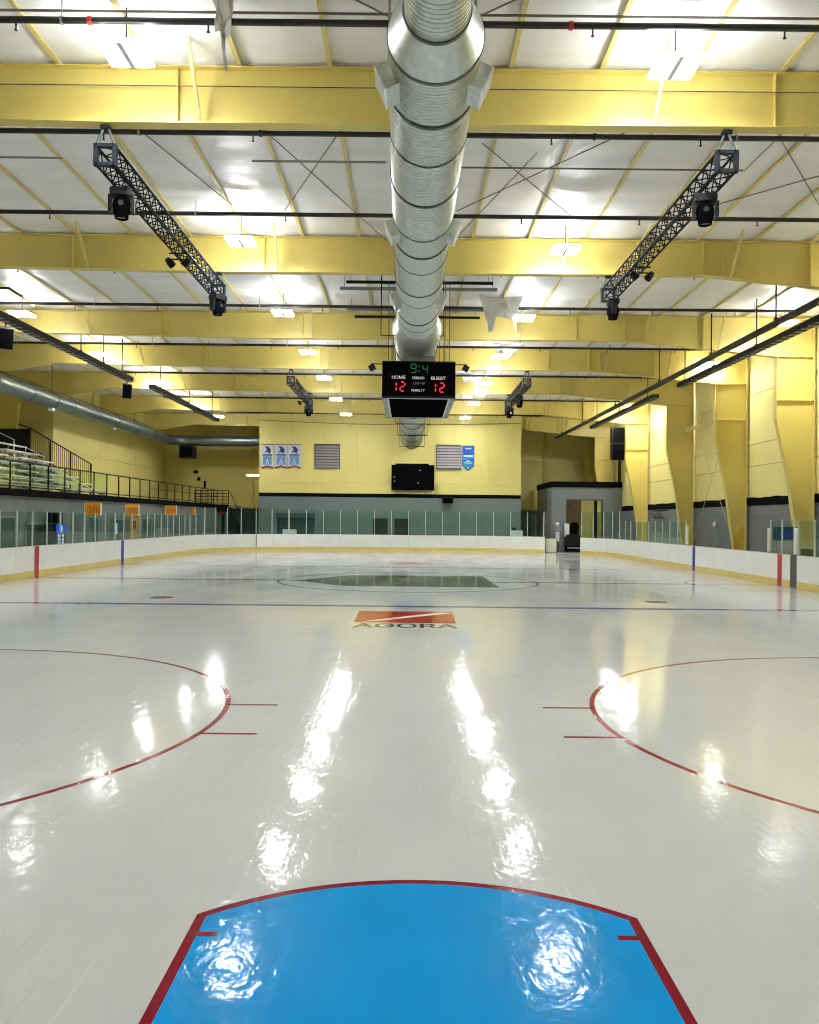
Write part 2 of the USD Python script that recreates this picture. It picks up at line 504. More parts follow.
for px, py in ((162, 597.5), (656, 602), (257, 567.3), (571, 570)):
    p = PZ(px, py, 0)
    paint('neutral_spot', Point(p[:2]).buffer(0.31), 'ice_red')
rc = ring((XC + W, YM), 3.1, 0.08).intersection(sbox(0, 20, XC + W - 0.06, 45)).difference(cross(YM, 0.31))
paint('referee_crease', rc, 'ice_red', 'red half circle by the right boards')
# red logo with its white stroke, lettering beneath
q = [PZ(x, y, 0)[:2] for x, y in ((359, 610.9), (452, 612.0), (456, 623.6), (354, 622.0))]
red = Polygon(q)
st = Polygon([PZ(x, y, 0)[:2] for x, y in ((360, 621.6), (378, 620.8), (454, 613.0), (438, 612.6))])
paint('ice_logo', red.difference(st), 'ice_orange', 'red logo rectangle on the ice')
paint('logo_stroke', red.intersection(st), 'ice_white', 'pale stroke across the red logo')
tm_ = meshkit.text_mesh('AGORA', 1.0, 0.001, True)
v = np.asarray(tm_.vertices).copy()
a, b = PZ(352, 627.3, 0), PZ(458, 629.0, 0)
t = PZ(404, 623.6, 0)
v[:, 0] = a[0] + (v[:, 0] - v[:, 0].min()) / np.ptp(v[:, 0]) * (b[0] - a[0])
v[:, 1] = a[1] + (v[:, 1] - v[:, 1].min()) / np.ptp(v[:, 1]) * (t[1] - a[1])
v[:, 2] += 0.0002
part('ice_lettering', MB().add(v, tm_.faces), 'ice_dark', floor, label='dark lettering under the red logo')
rf = [PZ(x, y, 0)[:2] for x, y in ((390, 561.6), (430, 561.9), (433, 564.5), (387, 564.2))]
paint('ice_logo', Polygon(rf), 'ice_orange', 'far red logo rectangle on the ice')

# ------------------------------------------------------------------ ceiling: white insulation between yellow purlins
ceiling = setting('ceiling', 'white insulation blanket between yellow purlins')
PX0, PSP = 0.13, 1.585
PXS = [PX0 + PSP * k for k in range(-14, 11)]
PXS = [x for x in PXS if -22.9 < x < XWR - 0.1]
edges = [-23.3] + PXS + [XWR + 0.2]
ybays = [-7.0] + YL + [YB + 0.2]
k = 0
for i in range(len(edges) - 1):
    for j in range(len(ybays) - 1):
        xa, xb, ya, yb = edges[i], edges[i + 1], ybays[j], ybays[j + 1]
        nx, ny = 8, max(8, int((yb - ya) / 0.1525))
        U, V = np.meshgrid(np.linspace(0, 1, nx + 1), np.linspace(0, 1, ny + 1))
        X, Y = xa + U * (xb - xa), ya + V * (yb - ya)
        seam = np.abs(np.sin(math.pi * (Y / 1.22 + 0.37 * ((i * 7) % 3))))
        nz = meshkit.fbm(np.stack([X * 1.1, Y * 2.0, X * 0 + i], -1), 3, 3) - 0.5
        Z = 10.185 - 0.05 * np.sin(math.pi * U) * (0.5 + 0.5 * seam) - 0.022 * seam ** 0.5 + 0.05 * nz * np.sin(math.pi * U)
        vv = np.c_[X.ravel(), Y.ravel(), Z.ravel()]
        ff = [[a * (nx + 1) + b, (a + 1) * (nx + 1) + b, (a + 1) * (nx + 1) + b + 1, a * (nx + 1) + b + 1] for a in range(ny) for b in range(nx)]
        part('insulation_panel', MB().add(vv, ff), ('blanket', 'blanket2')[int(RNG.random() > 0.6)], ceiling, smooth=True)
part('roof_deck', MB().box((-23.4, -7.1, 10.5), (XWR + 0.3, YB + 0.4, 10.6)), 'grey_steel', ceiling)
for x in PXS:
    mb = MB()
    mb.box((x - 0.04, -7, ZT + 0.004), (x + 0.04, YB, ZT + 0.016))
    mb.box((x - 0.006, -7, ZT + 0.016), (x + 0.006, YB, ZT + 0.225))
    mb.box((x - 0.006, -7, ZT + 0.225), (x + 0.075, YB, ZT + 0.235))
    part('purlin', mb, 'yellow_pale', ceiling)

# ------------------------------------------------------------------ roof frames
bot = [(-21.3, 8.35), (-16.3, 9.24), (-5, 9.09), (8.35, 9.13), (14.03, 8.58)]


def bz(x):
    return float(np.interp(x, [p[0] for p in bot], [p[1] for p in bot]))


def frame(y, label, left=True):
    t = thing('roof_frame', label, 'steel frame', (0, y, 0), group='yellow steel roof frames')
    l = bot if left else [(-20.3, bz(-20.3))] + bot[1:]
    xl = l[0][0]
    rightcol = [(14.03, 8.58), (14.03, 6.2), (14.52, 3.85), (15.06, 0.0)]
    part('beam_web', MB().prism(l + [(14.03, ZT), (xl, ZT)], -0.008, 0.008), 'yellow', t)
    part('bottom_flange', MB().strip([(x, z - 0.01) for x, z in l], 0.27, 0.02), 'yellow', t)
    part('top_flange', MB().strip([(xl, ZT - 0.012), (15.45, ZT - 0.012)], 0.27, 0.02), 'yellow', t)
    for x in (-9.5, -4.12, 6.35, 8.2, 8.75, 11.2):
        mb = MB()
        for s in (-1, 1):
            mb.box((x - 0.008, min(s * 0.008, s * 0.125), bz(x) + 0.002), (x + 0.008, max(s * 0.008, s * 0.125), ZT - 0.024))
        part('stiffener', mb, 'yellow', t)
    part('column_web', MB().prism(rightcol + [(15.45, 0.0), (15.45, ZT - 0.022), (14.03, ZT - 0.022)], -0.008, 0.008), 'yellow', t)
    part('column_flange', MB().strip([(x - 0.01, z) for x, z in rightcol], 0.28, 0.02), 'yellow', t)
    part('column_flange', MB().strip([(15.46, 0), (15.46, ZT - 0.03)], 0.28, 0.02), 'yellow', t)
    for z in (8.56, 6.9):
        mb = MB()
        for s in (-1, 1):
            mb.box((14.04, min(s * 0.009, s * 0.125), z - 0.01), (15.449, max(s * 0.009, s * 0.125), z + 0.01))
        part('knee_plate', mb, 'yellow', t)
    if left:
        lc = [(-21.3, 8.35), (-21.45, 6.0), (-21.9, 0.0)]
        part('column_web', MB().prism(lc + [(-22.55, 0), (-22.55, ZT - 0.022), (-21.3, ZT - 0.022)], -0.008, 0.008), 'yellow', t)
        part('column_flange', MB().strip([(x + 0.01, z) for x, z in lc], 0.28, 0.02), 'yellow', t)
        part('column_flange', MB().strip([(-22.56, 0), (-22.56, ZT - 0.03)], 0.28, 0.02), 'yellow', t)
    for x in (-12.2, -9.05, -3.72, 4.22, 8.95, 11.75):
        part('flange_brace', MB().bar((x, -0.12, bz(x) + 0.02), (x, -1.02, ZT + 0.06), 0.055, 0.055), 'yellow_pale', t)
    part('base_plate', MB().box((14.95, -0.2, -0.034), (15.5, 0.2, -0.012)), 'grey_steel', t)
    return t


f0 = frame(YL[0], 'yellow steel roof frame closest to the camera, out of view overhead')
for i in range(1, 6):
    dup(f0, f'yellow tapered steel roof frame, {ORD[i - 1]} in view from the camera' if i > 1 else 'deep yellow steel roof beam spanning the top of the picture, nearest in view', (0, YL[i], 0))
f6 = frame(YL[6], 'yellow steel roof frame, sixth in view, just before the banner wall', False)
dup(f6, 'yellow steel roof frame farthest away, beside and behind the banner wall', (0, YL[7], 0))

# ------------------------------------------------------------------ walls
wr = setting('wall_right', 'yellow panelled wall above a grey wainscot with a black band')
part('backing', MB().box((XWR + 0.09, -7, -0.034), (XWR + 0.2, YB, 10.4)), 'louver_dark', wr)
rows = [(-0.034, 2.53, 'g'), (2.55, 2.985, 'g'), (2.99, 3.36, 'b'), (3.365, 4.76, 'y'), (4.785, 5.75, 'y'), (5.775, 8.0, 'y'), (8.025, 10.35, 'y')]
cols = [-6.9, -1.0] + YL + [YB - 0.02]
for j in range(len(cols) - 1):
    ya, yb = cols[j] + 0.012, cols[j + 1] - 0.012
    for ri, (za, zb, kind) in enumerate(rows):
        cuts = [ya, yb] if ri in (2, 4, 6) else [ya, ya + (yb - ya) * (0.42 if ri > 2 else 0.5), yb]
        for c in range(len(cuts) - 1):
            a0, a1 = cuts[c] + 0.01, cuts[c + 1] - 0.01
            if kind == 'b':
                n = 22
                ys = np.linspace(a0, a1, n)
                top = zb + 0.018 * np.sin(ys * 2.3) + 0.012 * np.sin(ys * 5.1) - 0.015
                P = [(a0, za), (a1, za)] + [(y, z) for y, z in zip(ys[::-1], top[::-1])]
                part('black_band', MB().prism(P, XWR - 0.03, XWR + 0.02, 'x'), 'black_wall', wr, label='black painted band')
                part('wall_panel', MB().box((XWR, a0, za), (XWR + 0.09, a1, zb)), 'yellow_wall', wr)
            else:
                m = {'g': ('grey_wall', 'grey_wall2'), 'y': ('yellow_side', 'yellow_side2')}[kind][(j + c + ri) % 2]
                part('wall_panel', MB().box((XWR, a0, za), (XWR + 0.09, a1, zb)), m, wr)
XWL = -22.9
wl = setting('wall_left', 'dim yellow wall behind the bleachers')
for ya, yb in zip([-6.9, 6.2, 14.95, 23.9, 32.6, 39.1], [6.2, 14.95, 23.9, 32.6, 39.1, 48.0]):
    part('wall_panel', MB().box((XWL - 0.2, ya + 0.01, -0.034), (XWL, yb - 0.01, 5.2)), 'yellow_wall2', wl)
    part('wall_panel', MB().box((XWL - 0.2, ya + 0.01, 5.22), (XWL, yb - 0.01, 10.35)), 'yellow_wall', wl)
part('return_wall', MB().box((XWL, 48.0, 3.15), (-20.1, 48.2, 10.3)), 'yellow_wall2', wl)
for za, zb in ((3.15, 6.0), (6.015, 8.3), (8.315, 10.35)):
    for ya, yb in ((48.2, 55.2), (55.21, 62.6), (62.61, 70.0)):
        part('wall_panel', MB().box((-20.3, ya + 0.006, za), (-20.1, yb - 0.006, zb)), 'yellow_wall', wl)
wn = setting('wall_near')
part('wall_panel', MB().box((XWL, -7.1, -0.034), (XWR, -6.9, 3.3)), 'grey_wall', wn)
part('wall_panel', MB().box((XWL, -7.1, 3.3), (XWR, -6.9, 10.4)), 'yellow_wall', wn)
# deep wall at the far end, seen left and right of the banner wall
wf = setting('wall_far', 'dim yellow end wall with girts and columns')
for xa, xb in ((-20.1, -15.6), (-15.6, -11.5), (-11.5, 8.0), (8.0, 11.0), (11.0, XWR)):
    for za, zb in ((-0.034, 3.1), (3.1, 6.6), (6.6, 10.4)):
        part('wall_panel', MB().box((xa + 0.006, YB, za + 0.004), (xb - 0.006, YB + 0.2, zb - 0.004)), 'yellow_side' if za > 0 and xa > 0 else 'yellow_wall2' if za > 0 else 'grey_wall', wf)  # right panels take the lit yellow so the alcove looks brighter
for x in (-12.9, 11.2):
    part('end_column', MB().box((x - 0.13, YB - 0.32, -0.034), (x + 0.13, YB - 0.30, 10.0)).box((x - 0.01, YB - 0.30, -0.034), (x + 0.01, YB - 0.02, 10.0)).box((x - 0.13, YB - 0.02, -0.034), (x + 0.13, YB, 10.0)), 'yellow', wf)
for z, xa, xb in ((7.05, -20.0, -11.6), (7.0, 8.1, 13.9)):
    part('girt', MB().box((xa, YB - 0.24, z), (xb, YB, z + 0.07)), 'yellow_pale', wf)
part('corner_column', MB().prism([(14.2, 10.0), (14.2, 7.2), (14.45, 5.0), (14.9, -0.03), (15.3, -0.03), (15.3, 10.0)], YB - 0.6, YB - 0.58), 'yellow', wf)
part('corner_post', MB().box((15.3, YB - 0.75, 0), (15.55, YB - 0.5, 10.0)), 'black_wall', wf)
# banner wall
wb = setting('wall_back', 'yellow wall with banners above a grey wainscot and a black band')
pL, pR = PY(259, 480, YW)[0], PY(521, 480, YW)[0]
zb0, zb1 = PY(400, 497.6, YW)[2], PY(400, 494.0, YW)[2]
d_l, d_r, d_t = PY(372, 517.5, YW), PY(388.5, 517.5, YW), PY(380, 517.5, YW)[2]
e_l, e_r = PY(393.5, 517.5, YW), PY(409, 517.5, YW)
s_l, s_r, s_t = PY(277, 514, YW)[0], PY(314.5, 514, YW)[0], PY(295, 517.5, YW)[2]
grey_poly = Polygon([(pL, -0.034), (pR, -0.034), (pR, zb0 - 0.005), (pL, zb0 - 0.005)])
for a, b, zt in ((d_l[0], d_r[0], d_t), (e_l[0], e_r[0], d_t), (s_l, s_r, s_t)):
    grey_poly = grey_poly.difference(sbox(a, -0.1, b, zt))
for g in getattr(grey_poly, 'geoms', [grey_poly]):
    part('lower_wall', MB().prism(g, YW, YW + 0.25), 'green_grey', wb)
part('black_band', MB().box((pL, YW - 0.02, zb0), (pR, YW + 0.25, zb1)), 'black_wall', wb)
zs = PY(400, 483.4, YW)[2]
cuts = np.linspace(pL, pR, 9)
for a, b in zip(cuts[:-1], cuts[1:]):
    part('wall_panel', MB().box((a + 0.003, YW, zb1 + 0.004), (b - 0.003, YW + 0.25, zs - 0.006)), 'yellow_wall', wb)
    part('wall_panel', MB().box((a + 0.003, YW, zs + 0.006), (b - 0.003, YW + 0.25, 10.35)), 'yellow_wall', wb)
part('backing', MB().box((pL, YW + 0.25, -0.034), (d_l[0] - 3.2, YW + 0.4, 10.35)).box((d_l[0] - 3.2, YW + 0.25, zb0), (e_r[0] + 1, YW + 0.4, 10.35)).box((e_r[0] + 1, YW + 0.25, -0.034), (pR, YW + 0.4, 10.35)), 'grey_wall', wb)
part('side_wall', MB().box((pL, YW + 0.4, -0.034), (pL + 0.2, YB, 10.35)), 'yellow_wall2', wb)
part('side_wall', MB().box((pR - 0.2, YW + 0.4, -0.034), (pR, YB, 10.35)), 'yellow_wall2', wb)
for n, (a, b) in enumerate(((d_l[0], d_r[0]), (e_l[0], e_r[0]))):
    d = setting(f'door_{n + 1}', ('left', 'right')[n] + ' of two dark doors in the far grey wall')
    part('door_frame', MB().box((a, YW + 0.02, -0.034), (a + 0.06, YW + 0.2, d_t)).box((b - 0.06, YW + 0.02, -0.034), (b, YW + 0.2, d_t)).box((a, YW + 0.02, d_t - 0.06), (b, YW + 0.2, d_t)), 'grey_wall2', d)
    lf = part('door_leaf', MB().box((a + 0.06, YW + 0.12, -0.03), (b - 0.06, YW + 0.17, d_t - 0.06)), 'dark_door', d)
    part('push_bar', MB().box((a + 0.15, YW + 0.07, 1.0), (b - 0.15, YW + 0.12, 1.06)), 'alu', d)
d = setting('door_3', 'wide dark roller shutter in the far grey wall')
mb = MB()
n = int(s_t / 0.18)
for i in range(n):
    part('shutter_slat', MB().box((s_l, YW + 0.10, i * s_t / n), (s_r, YW + 0.16, (i + 1) * s_t / n - 0.015)), 'teal_door', d)
part('shutter_hood', MB().box((s_l - 0.05, YW - 0.3, s_t - 0.02), (s_r + 0.05, YW - 0.001, s_t + 0.32)), 'teal_door', d)

# ------------------------------------------------------------------ boards and glass
path = rink_path(0.1, 0.0)
cen = np.array([XC, (Y0 + Y1) / 2])
seg = np.linalg.norm(np.diff(np.vstack([path, path[:1]]), axis=0), axis=1)
S = np.concatenate([[0], np.cumsum(seg)])
closed = np.vstack([path, path[:1]])
TOTAL = S[-1]


def along(s):
    s = s % TOTAL
    p = np.array([np.interp(s, S, closed[:, 0]), np.interp(s, S, closed[:, 1])])
    q = np.array([np.interp((s + 0.05) % TOTAL, S, closed[:, 0]), np.interp((s + 0.05) % TOTAL, S, closed[:, 1])])
    d = (q - p) / np.linalg.norm(q - p)
    return p, np.array([d[1], -d[0]])          # point, outward normal


def s_at(x, y):
    return float(S[np.argmin(np.hypot(path[:, 0] - x, path[:, 1] - y))])


def wallstrip(s0, s1, o0, o1, z0, z1, step=0.45):
    n = max(1, int((s1 - s0) / step))
    ss = np.linspace(s0, s1, n + 1)
    v = []
    for s in ss:
        p, nn = along(s)
        for o, z in ((o0, z0), (o1, z0), (o1, z1), (o0, z1)):
            q = p + nn * o
            v.append([q[0], q[1], z])
    f = []
    for i in range(n):
        for k in range(4):
            f.append([i * 4 + k, i * 4 + (k + 1) % 4, i * 4 + 4 + (k + 1) % 4, i * 4 + 4 + k])
    f += [[0, 3, 2, 1], [n * 4, n * 4 + 1, n * 4 + 2, n * 4 + 3]]
    return MB().add(v, f)


ZB, KICK = 1.10, 0.24
xr, xl_ = XC + W, XC - W
crR, crL = (xr - RC, Y1 - RC), (xl_ + RC, Y1 - RC)
on_arc = lambda deg: (crR[0] + RC * math.cos(math.radians(deg)), crR[1] + RC * math.sin(math.radians(deg)))
sg0, sg1 = s_at(*on_arc(35.5)), s_at(*on_arc(55))                    # the ice machine's gate stands open
gate_y = 28.85                                                          # narrow dark gap in the right boards
sk0, sk1 = s_at(xr, gate_y - 0.22), s_at(xr, gate_y + 0.22)
boards = thing('rink_boards', 'white rink boards with yellow kick plate around the ice', 'boards', (XC, 0, 0))
bounds = [sg1]
while bounds[-1] < TOTAL + sk0 - 2.44:
    bounds.append(bounds[-1] + 2.44)
bounds.append(TOTAL + sk0)
runs = list(zip(bounds[:-1], bounds[1:]))
b2 = list(np.arange(sk1, sg0 - 1.0, 2.44)) + [sg0]
runs += list(zip(b2[:-1], b2[1:]))
for a, b in runs:
    part('board_panel', wallstrip(a + 0.004, b - 0.004, 0.0, 0.09, KICK - 0.01, ZB), 'white_board', boards, world=True, smooth=30)
    part('kick_plate', wallstrip(a + 0.003, b - 0.003, -0.012, 0.09, -0.03, KICK), 'kick', boards, world=True, smooth=30)
    part('cap_rail', wallstrip(a, b, -0.005, 0.11, ZB, ZB + 0.02), 'board_cap', boards, world=True, smooth=30)
for (x, y, m, lab) in ((xl_, YM + 0.25, 'red_stripe', 'red centre line stripe on the left boards'), (xr, YM - 0.25, 'red_stripe', 'red centre line stripe on the right boards'),
                       (xl_, 39.5, 'blue_stripe', 'blue line stripe on the left boards'), (xr, 38.9, 'blue_stripe', 'blue line stripe on the right boards')):
    s = s_at(x, y)
    part('line_stripe', wallstrip(s - 0.16, s + 0.16, -0.018, 0.0, 0.0, ZB + 0.005), m, boards, world=True, label=lab)
part('gate_post', wallstrip(sk0, sk1, 0.02, 0.10, 0.02, ZB + 0.02), 'band_steel', boards, world=True, label='dark grey gate post in the right boards')
sc = s_at(*(crL[0] + RC * math.cos(math.radians(113)), crL[1] + RC * math.sin(math.radians(113))))
p = PZ(233, 549, 0)
sc = s_at(p[0], p[1])
part('gate_seam', wallstrip(sc - 0.03, sc + 0.03, -0.014, 0.01, 0.0, ZB), 'louver_dark', boards, world=True, label='dark seam in the far boards')


def shield(name, label, s0, s1, ztop, mat, n=None, pitch=1.22, post='alu'):
    p, _ = along((s0 + s1) / 2)
    t = thing(name, label, 'glass screen', (p[0], p[1], ZB))
    n = n or max(1, round((s1 - s0) / pitch))
    ss = np.linspace(s0, s1, n + 1)
    z0 = ZB + 0.021
    for a, b in zip(ss[:-1], ss[1:]):
        part('glass_pane', wallstrip(a + 0.03, b - 0.03, 0.05, 0.062, z0, ztop), mat, t, world=True)
    for s in ss:
        q, nn = along(s)
        part('glass_post', wallstrip(s - 0.02, s + 0.02, 0.035, 0.08, z0, ztop + 0.03), post, t, world=True)
    return t


sA = s_at(xl_, 20.5); sB = s_at(crL[0] + RC * math.cos(math.radians(165)), crL[1] + RC * math.sin(math.radians(165)))
sC = s_at(crL[0] + RC * math.cos(math.radians(115)), crL[1] + RC * math.sin(math.radians(115)))
shield('glass_shield', 'green tinted glass screen in slim posts on the left boards', sB, sA, 2.32, 'glass_side')
shield('glass_shield', 'taller glass screen round the far left rink corner', sC + 0.06, sB - 0.06, 2.85, 'glass')
sD = s_at(*on_arc(55.5))
shield('glass_shield', 'long glass screen on the far end boards under the banners', sD, sC, 2.80, 'glass')
sE = s_at(*on_arc(4))
shield('glass_shield', 'tall glass screen at the far right corner beside the dark doorway', sE + 0.06, sg0 - 0.05, 2.82, 'glass')
XG = xr + 0.056
pads = []
for px, top, lab, r in ((687, 525.5, 'slim cream padded post at the end of the low right glass', 0.07), (769.5, 528, 'cream padded post left of the short glass over the red stripe', 0.075),
                        (797, 528, 'thick cream padded post right of the red stripe, above the dark gate post', 0.10)):
    q = PX(px, 545, XG)
    zt = PX(px, top, XG)[2]
    pads.append((q[1], r))
    t = thing('padded_post', lab, 'post', (XG, q[1], ZB + 0.021))
    zt -= ZB + 0.021
    part('pad', MB().lathe([(0, 0.03), (r, 0.05), (r, zt - 0.03), (r * 0.7, zt), (0, zt)], 16), 'cream', t, smooth=40)
    part('foot', MB().lathe([(0, 0), (r * 0.8, 0), (r * 0.8, 0.03), (0, 0.03)], 12), 'grey_steel', t, smooth=40)
gl = lambda i, sgn: s_at(xr, pads[i][0] + sgn * (pads[i][1] + 0.04))
shield('glass_shield', 'low glass screen on the right boards beyond the blue stripe', gl(0, 1), sE, 2.22, 'glass_side')
shield('glass_shield', 'short glass screen over the red stripe, between two cream posts', gl(2, 1), gl(1, -1), 2.28, 'glass_side', n=2)
shield('glass_shield', 'glass screen at the right picture edge beyond the cream post', s_at(xr, 20.5), gl(2, -1), 2.28, 'glass_side')

# ------------------------------------------------------------------ ceiling lamps
lamp0 = None


def lamp(x, y, z, label, grp):
    global lamp0
    if lamp0 is None:
        t = lamp0 = thing('high_bay_lamp', label, 'ceiling lamp', (x, y, z), group=grp)
        part('housing', MB().box((-0.33, -0.36, 0.02), (0.33, 0.36, 0.06)).box((-0.12, -0.2, 0.06), (0.12, 0.2, 0.13)), 'lampbody', t)
        for s in (-1, 1):
            part('tube_strip', MB().box((s * 0.175 - 0.115, -0.345, 0.0), (s * 0.175 + 0.115, 0.345, 0.019)), 'lit', t, label='glowing white strip')
        part('glowing_edge', MB().box((-0.343, -0.373, 0.004), (-0.331, 0.373, 0.058)).box((0.331, -0.373, 0.004), (0.343, 0.373, 0.058)).box((-0.331, -0.373, 0.004), (0.331, -0.361, 0.058)).box((-0.331, 0.361, 0.004), (0.331, 0.373, 0.058)), 'lit_rim', t, label='added glowing rim round the lamp, filling light onto ceiling and walls')  # the rim is an added emitter, the fixture only shines down
        part('spine', MB().box((-0.045, -0.36, -0.012), (0.045, 0.36, 0.019)), 'lampbody', t)
        part('hanger_rod', MB().tube([(0, 0, 0.13), (0, 0, 10.17 - z)], 0.012, 6), 'black_pipe', t)
        return t
    return dup(lamp0, label, (x, y, z), 0, grp)


ZL = 9.42
rowL = [PZ(126, 55, ZL), PZ(241, 243, ZL), PZ(283, 314, ZL), PZ(308, 353, ZL), PZ(324, 379, ZL), PZ(336, 400, ZL), PZ(346, 415, ZL)]
rowR = [PZ(675.5, 68, ZL), PZ(565.5, 251, ZL), PZ(524, 319, ZL), PZ(501, 357, ZL), PZ(485, 384, ZL), PZ(474, 404.5, ZL), PZ(465, 418.5, ZL)]
rowA = [PZ(22, 315, ZL), PZ(100, 355, ZL), PZ(153, 383, ZL), PZ(192, 404, ZL), PZ(218, 417, ZL)]
rowB = [PZ(785, 324, ZL), PZ(709, 365, ZL), PZ(658, 391, ZL), PZ(631, 407, ZL), PZ(612, 420, ZL)]
for row, xx, nm in ((rowL, -4.7, 'row just left of the duct'), (rowR, 4.4, 'row just right of the duct'), (rowA, -14.6, 'outer row along the left side'), (rowB, 13.9, 'outer row along the right wall')):
    n = len(row)
    for i, p in enumerate(row):
        lamp(p[0], p[1], ZL, f'glowing twin-strip lamp, {ordn(i, n)} in view, {nm}', 'high bay ceiling lamps')
    unseen = [5.2] if n == 7 else [5.2, 14.0, 23.0]
    for i, y in enumerate(unseen):
        lamp(xx, y, ZL, f'unseen twin-strip lamp {("beside the camera", "before first beam", "before second beam")[i]}, {nm}', 'high bay ceiling lamps')

# ------------------------------------------------------------------ spiral duct over the middle
DX, HB = 0.0, 5.58 + CH


def dxc(y):
    return float(np.interp(y, [-4, 10.8, 12.0, 15.1, 21.2, 60], [0.30, 0.285, 0.27, 0.236, 0.215, 0.17]))


duct = thing('spiral_duct', 'big galvanised spiral duct running along the middle of the ceiling', 'duct', (DX, 0, 0))


def ribbed(y0, y1, r0, r1, zb0_, zb1_, step=0.155, n=56, rib=0.011):
    """round duct whose bottom runs at zb; ribs stand proud"""
    ys, rs, cs = [], [], []
    k_ = int((y1 - y0) / step)
    for i in range(k_):
        for fr, bump_ in ((0.0, 0), (0.80, 0), (0.86, rib), (0.94, rib)):
            t_ = (i + fr) / k_
            ys.append(y0 + t_ * (y1 - y0)); r = r0 + t_ * (r1 - r0)
            rs.append(r + bump_); cs.append(zb0_ + t_ * (zb1_ - zb0_) + r)
    ys.append(y1); rs.append(r1); cs.append(zb1_ + r1)
    th = np.arange(n) * 2 * math.pi / n
    v = np.vstack([np.c_[r * np.sin(th), np.full(n, y), c + r * np.cos(th)] for y, r, c in zip(ys, rs, cs)])
    v[:, 0] += np.interp(v[:, 1], [-4, 10.8, 12.0, 15.1, 21.2, 60], [0.30, 0.285, 0.27, 0.236, 0.215, 0.17])
    m_ = len(ys)
    i, k2 = np.meshgrid(np.arange(m_ - 1), np.arange(n), indexing='ij')
    i, k2 = i.ravel(), k2.ravel()
    f = np.c_[i * n + k2, i * n + (k2 + 1) % n, (i + 1) * n + (k2 + 1) % n, (i + 1) * n + k2]
    return MB().add(v, f)


def dring(y, r, zc, w=0.05, t=0.02, mat='band_steel', name='joint_band'):
    return part(name, MB().lathe([(r, y - w / 2), (r + t, y - w / 2), (r + t, y + w / 2), (r, y + w / 2)], 56, 'y', (dxc(y), 0, zc)), mat, duct, smooth=40)


R1 = 0.60
ZC = HB + R1
part('duct_run', ribbed(-4.0, 10.22, 0.40, 0.40, ZC - 0.40, ZC - 0.40, 0.09, 44, 0.009), 'galv', duct, smooth=35, label='narrower duct run')
part('reducer', MB().lathe([(0.40, 10.22), (0.41, 10.28), (0.60, 10.70), (R1 + 0.02, 10.79)], 56, 'y', (dxc(10.8), 0, ZC)), 'galv_plain', duct, smooth=40, label='smooth cone between narrow and wide duct')
part('duct_run', ribbed(10.79, 26.2, R1, R1, HB, HB, 0.085, 48, 0.009), 'galv', duct, smooth=35)
RF = 0.79
part('reducer', MB().lathe([(R1, 26.2), (R1 + 0.05, 26.35), (0.74, 27.0), (RF, 27.3)], 56, 'y', (0, 0, 0)).at((dxc(26.7), 0, ZC - 0.02)), 'galv_plain', duct, smooth=40)
part('duct_run', ribbed(27.3, YW, RF - 0.08, RF, ZC - RF + 0.08, 5.32 + CH, 0.32), 'galv', duct, smooth=35, label='wider far run ending at the yellow wall')
dring(10.24, 0.405, ZC, 0.06, 0.02)
for y, w in ((10.81, 0.07), (12.05, 0.06), (15.1, 0.06), (18.1, 0.06), (21.2, 0.05), (24.3, 0.05)):
    dring(y, R1 + 0.004, ZC, w, 0.022)
for y in (13.4, 17.0, 19.3, 22.3, 25.2):
    dring(y, R1 + 0.004, ZC, 0.025, 0.012)
for y in (27.5, 30.0, 34.0, 40.0, 45.0, 50.0, 54.0, 58.0, 62.5):
    tt = (y - 27.3) / (YW - 27.3)
    rr = RF - 0.08 + 0.08 * tt
    dring(y, rr + 0.004, ZC - RF + 0.08 + tt * (5.32 + CH - ZC + RF - 0.08) + rr, 0.12, 0.03)
# side outlets with grilles
for y in (11.5, 17.4, 22.9):
    for s in (-1, 1):
        a = s * math.radians(66)
        mb = MB().box((-0.17, y - 0.28, -R1 - 0.16), (0.17, y + 0.28, -R1 + 0.10)).turn(-a, 'y').at((dxc(y), 0, ZC))
        o = part('side_outlet', mb, 'galv_plain', duct)
        gm = MB()
        for k_ in range(9):
            yy = y - 0.24 + k_ * 0.06
            gm.box((-0.15, yy - 0.008, -R1 - 0.185), (0.15, yy + 0.008, -R1 - 0.1605))
        gm.box((-0.17, y - 0.28, -R1 - 0.19), (-0.15, y + 0.28, -R1 - 0.1605)).box((0.15, y - 0.28, -R1 - 0.19), (0.17, y + 0.28, -R1 - 0.1605))
        part('grille', gm.turn(-a, 'y').at((dxc(y), 0, ZC)), 'white', o)
# hanger straps to the purlins
for y in (12.05, 15.1, 18.1, 21.2, 24.3):
    for s in (-1, 1):
        part('hanger_strap', MB().bar((dxc(y) + s * (R1 + 0.012), y, ZC), (dxc(y) + s * (R1 + 0.012), y, ZT + 0.1), 0.012, 0.04), 'grey_steel', duct)
for y, wx, zz in ((40.0, 1.15, 0), (47.0, 0.95, 0), (53.0, 0.92, 0), (60.5, 0.9, 0)):
    tt = (y - 27.3) / (YW - 27.3)
    zb = ZC - RF + 0.08 + tt * (5.32 + CH - ZC + RF - 0.08) - 0.06
    o = part('trapeze_bar', MB().bar((0.18 - wx, y, zb), (0.18 + wx, y, zb), 0.05), 'black', duct)
    for s in (-1, 1):
        part('trapeze_rod', MB().tube([(0.18 + s * wx, y, zb), (0.18 + s * wx, y, ZT)], 0.014, 6), 'black', o)

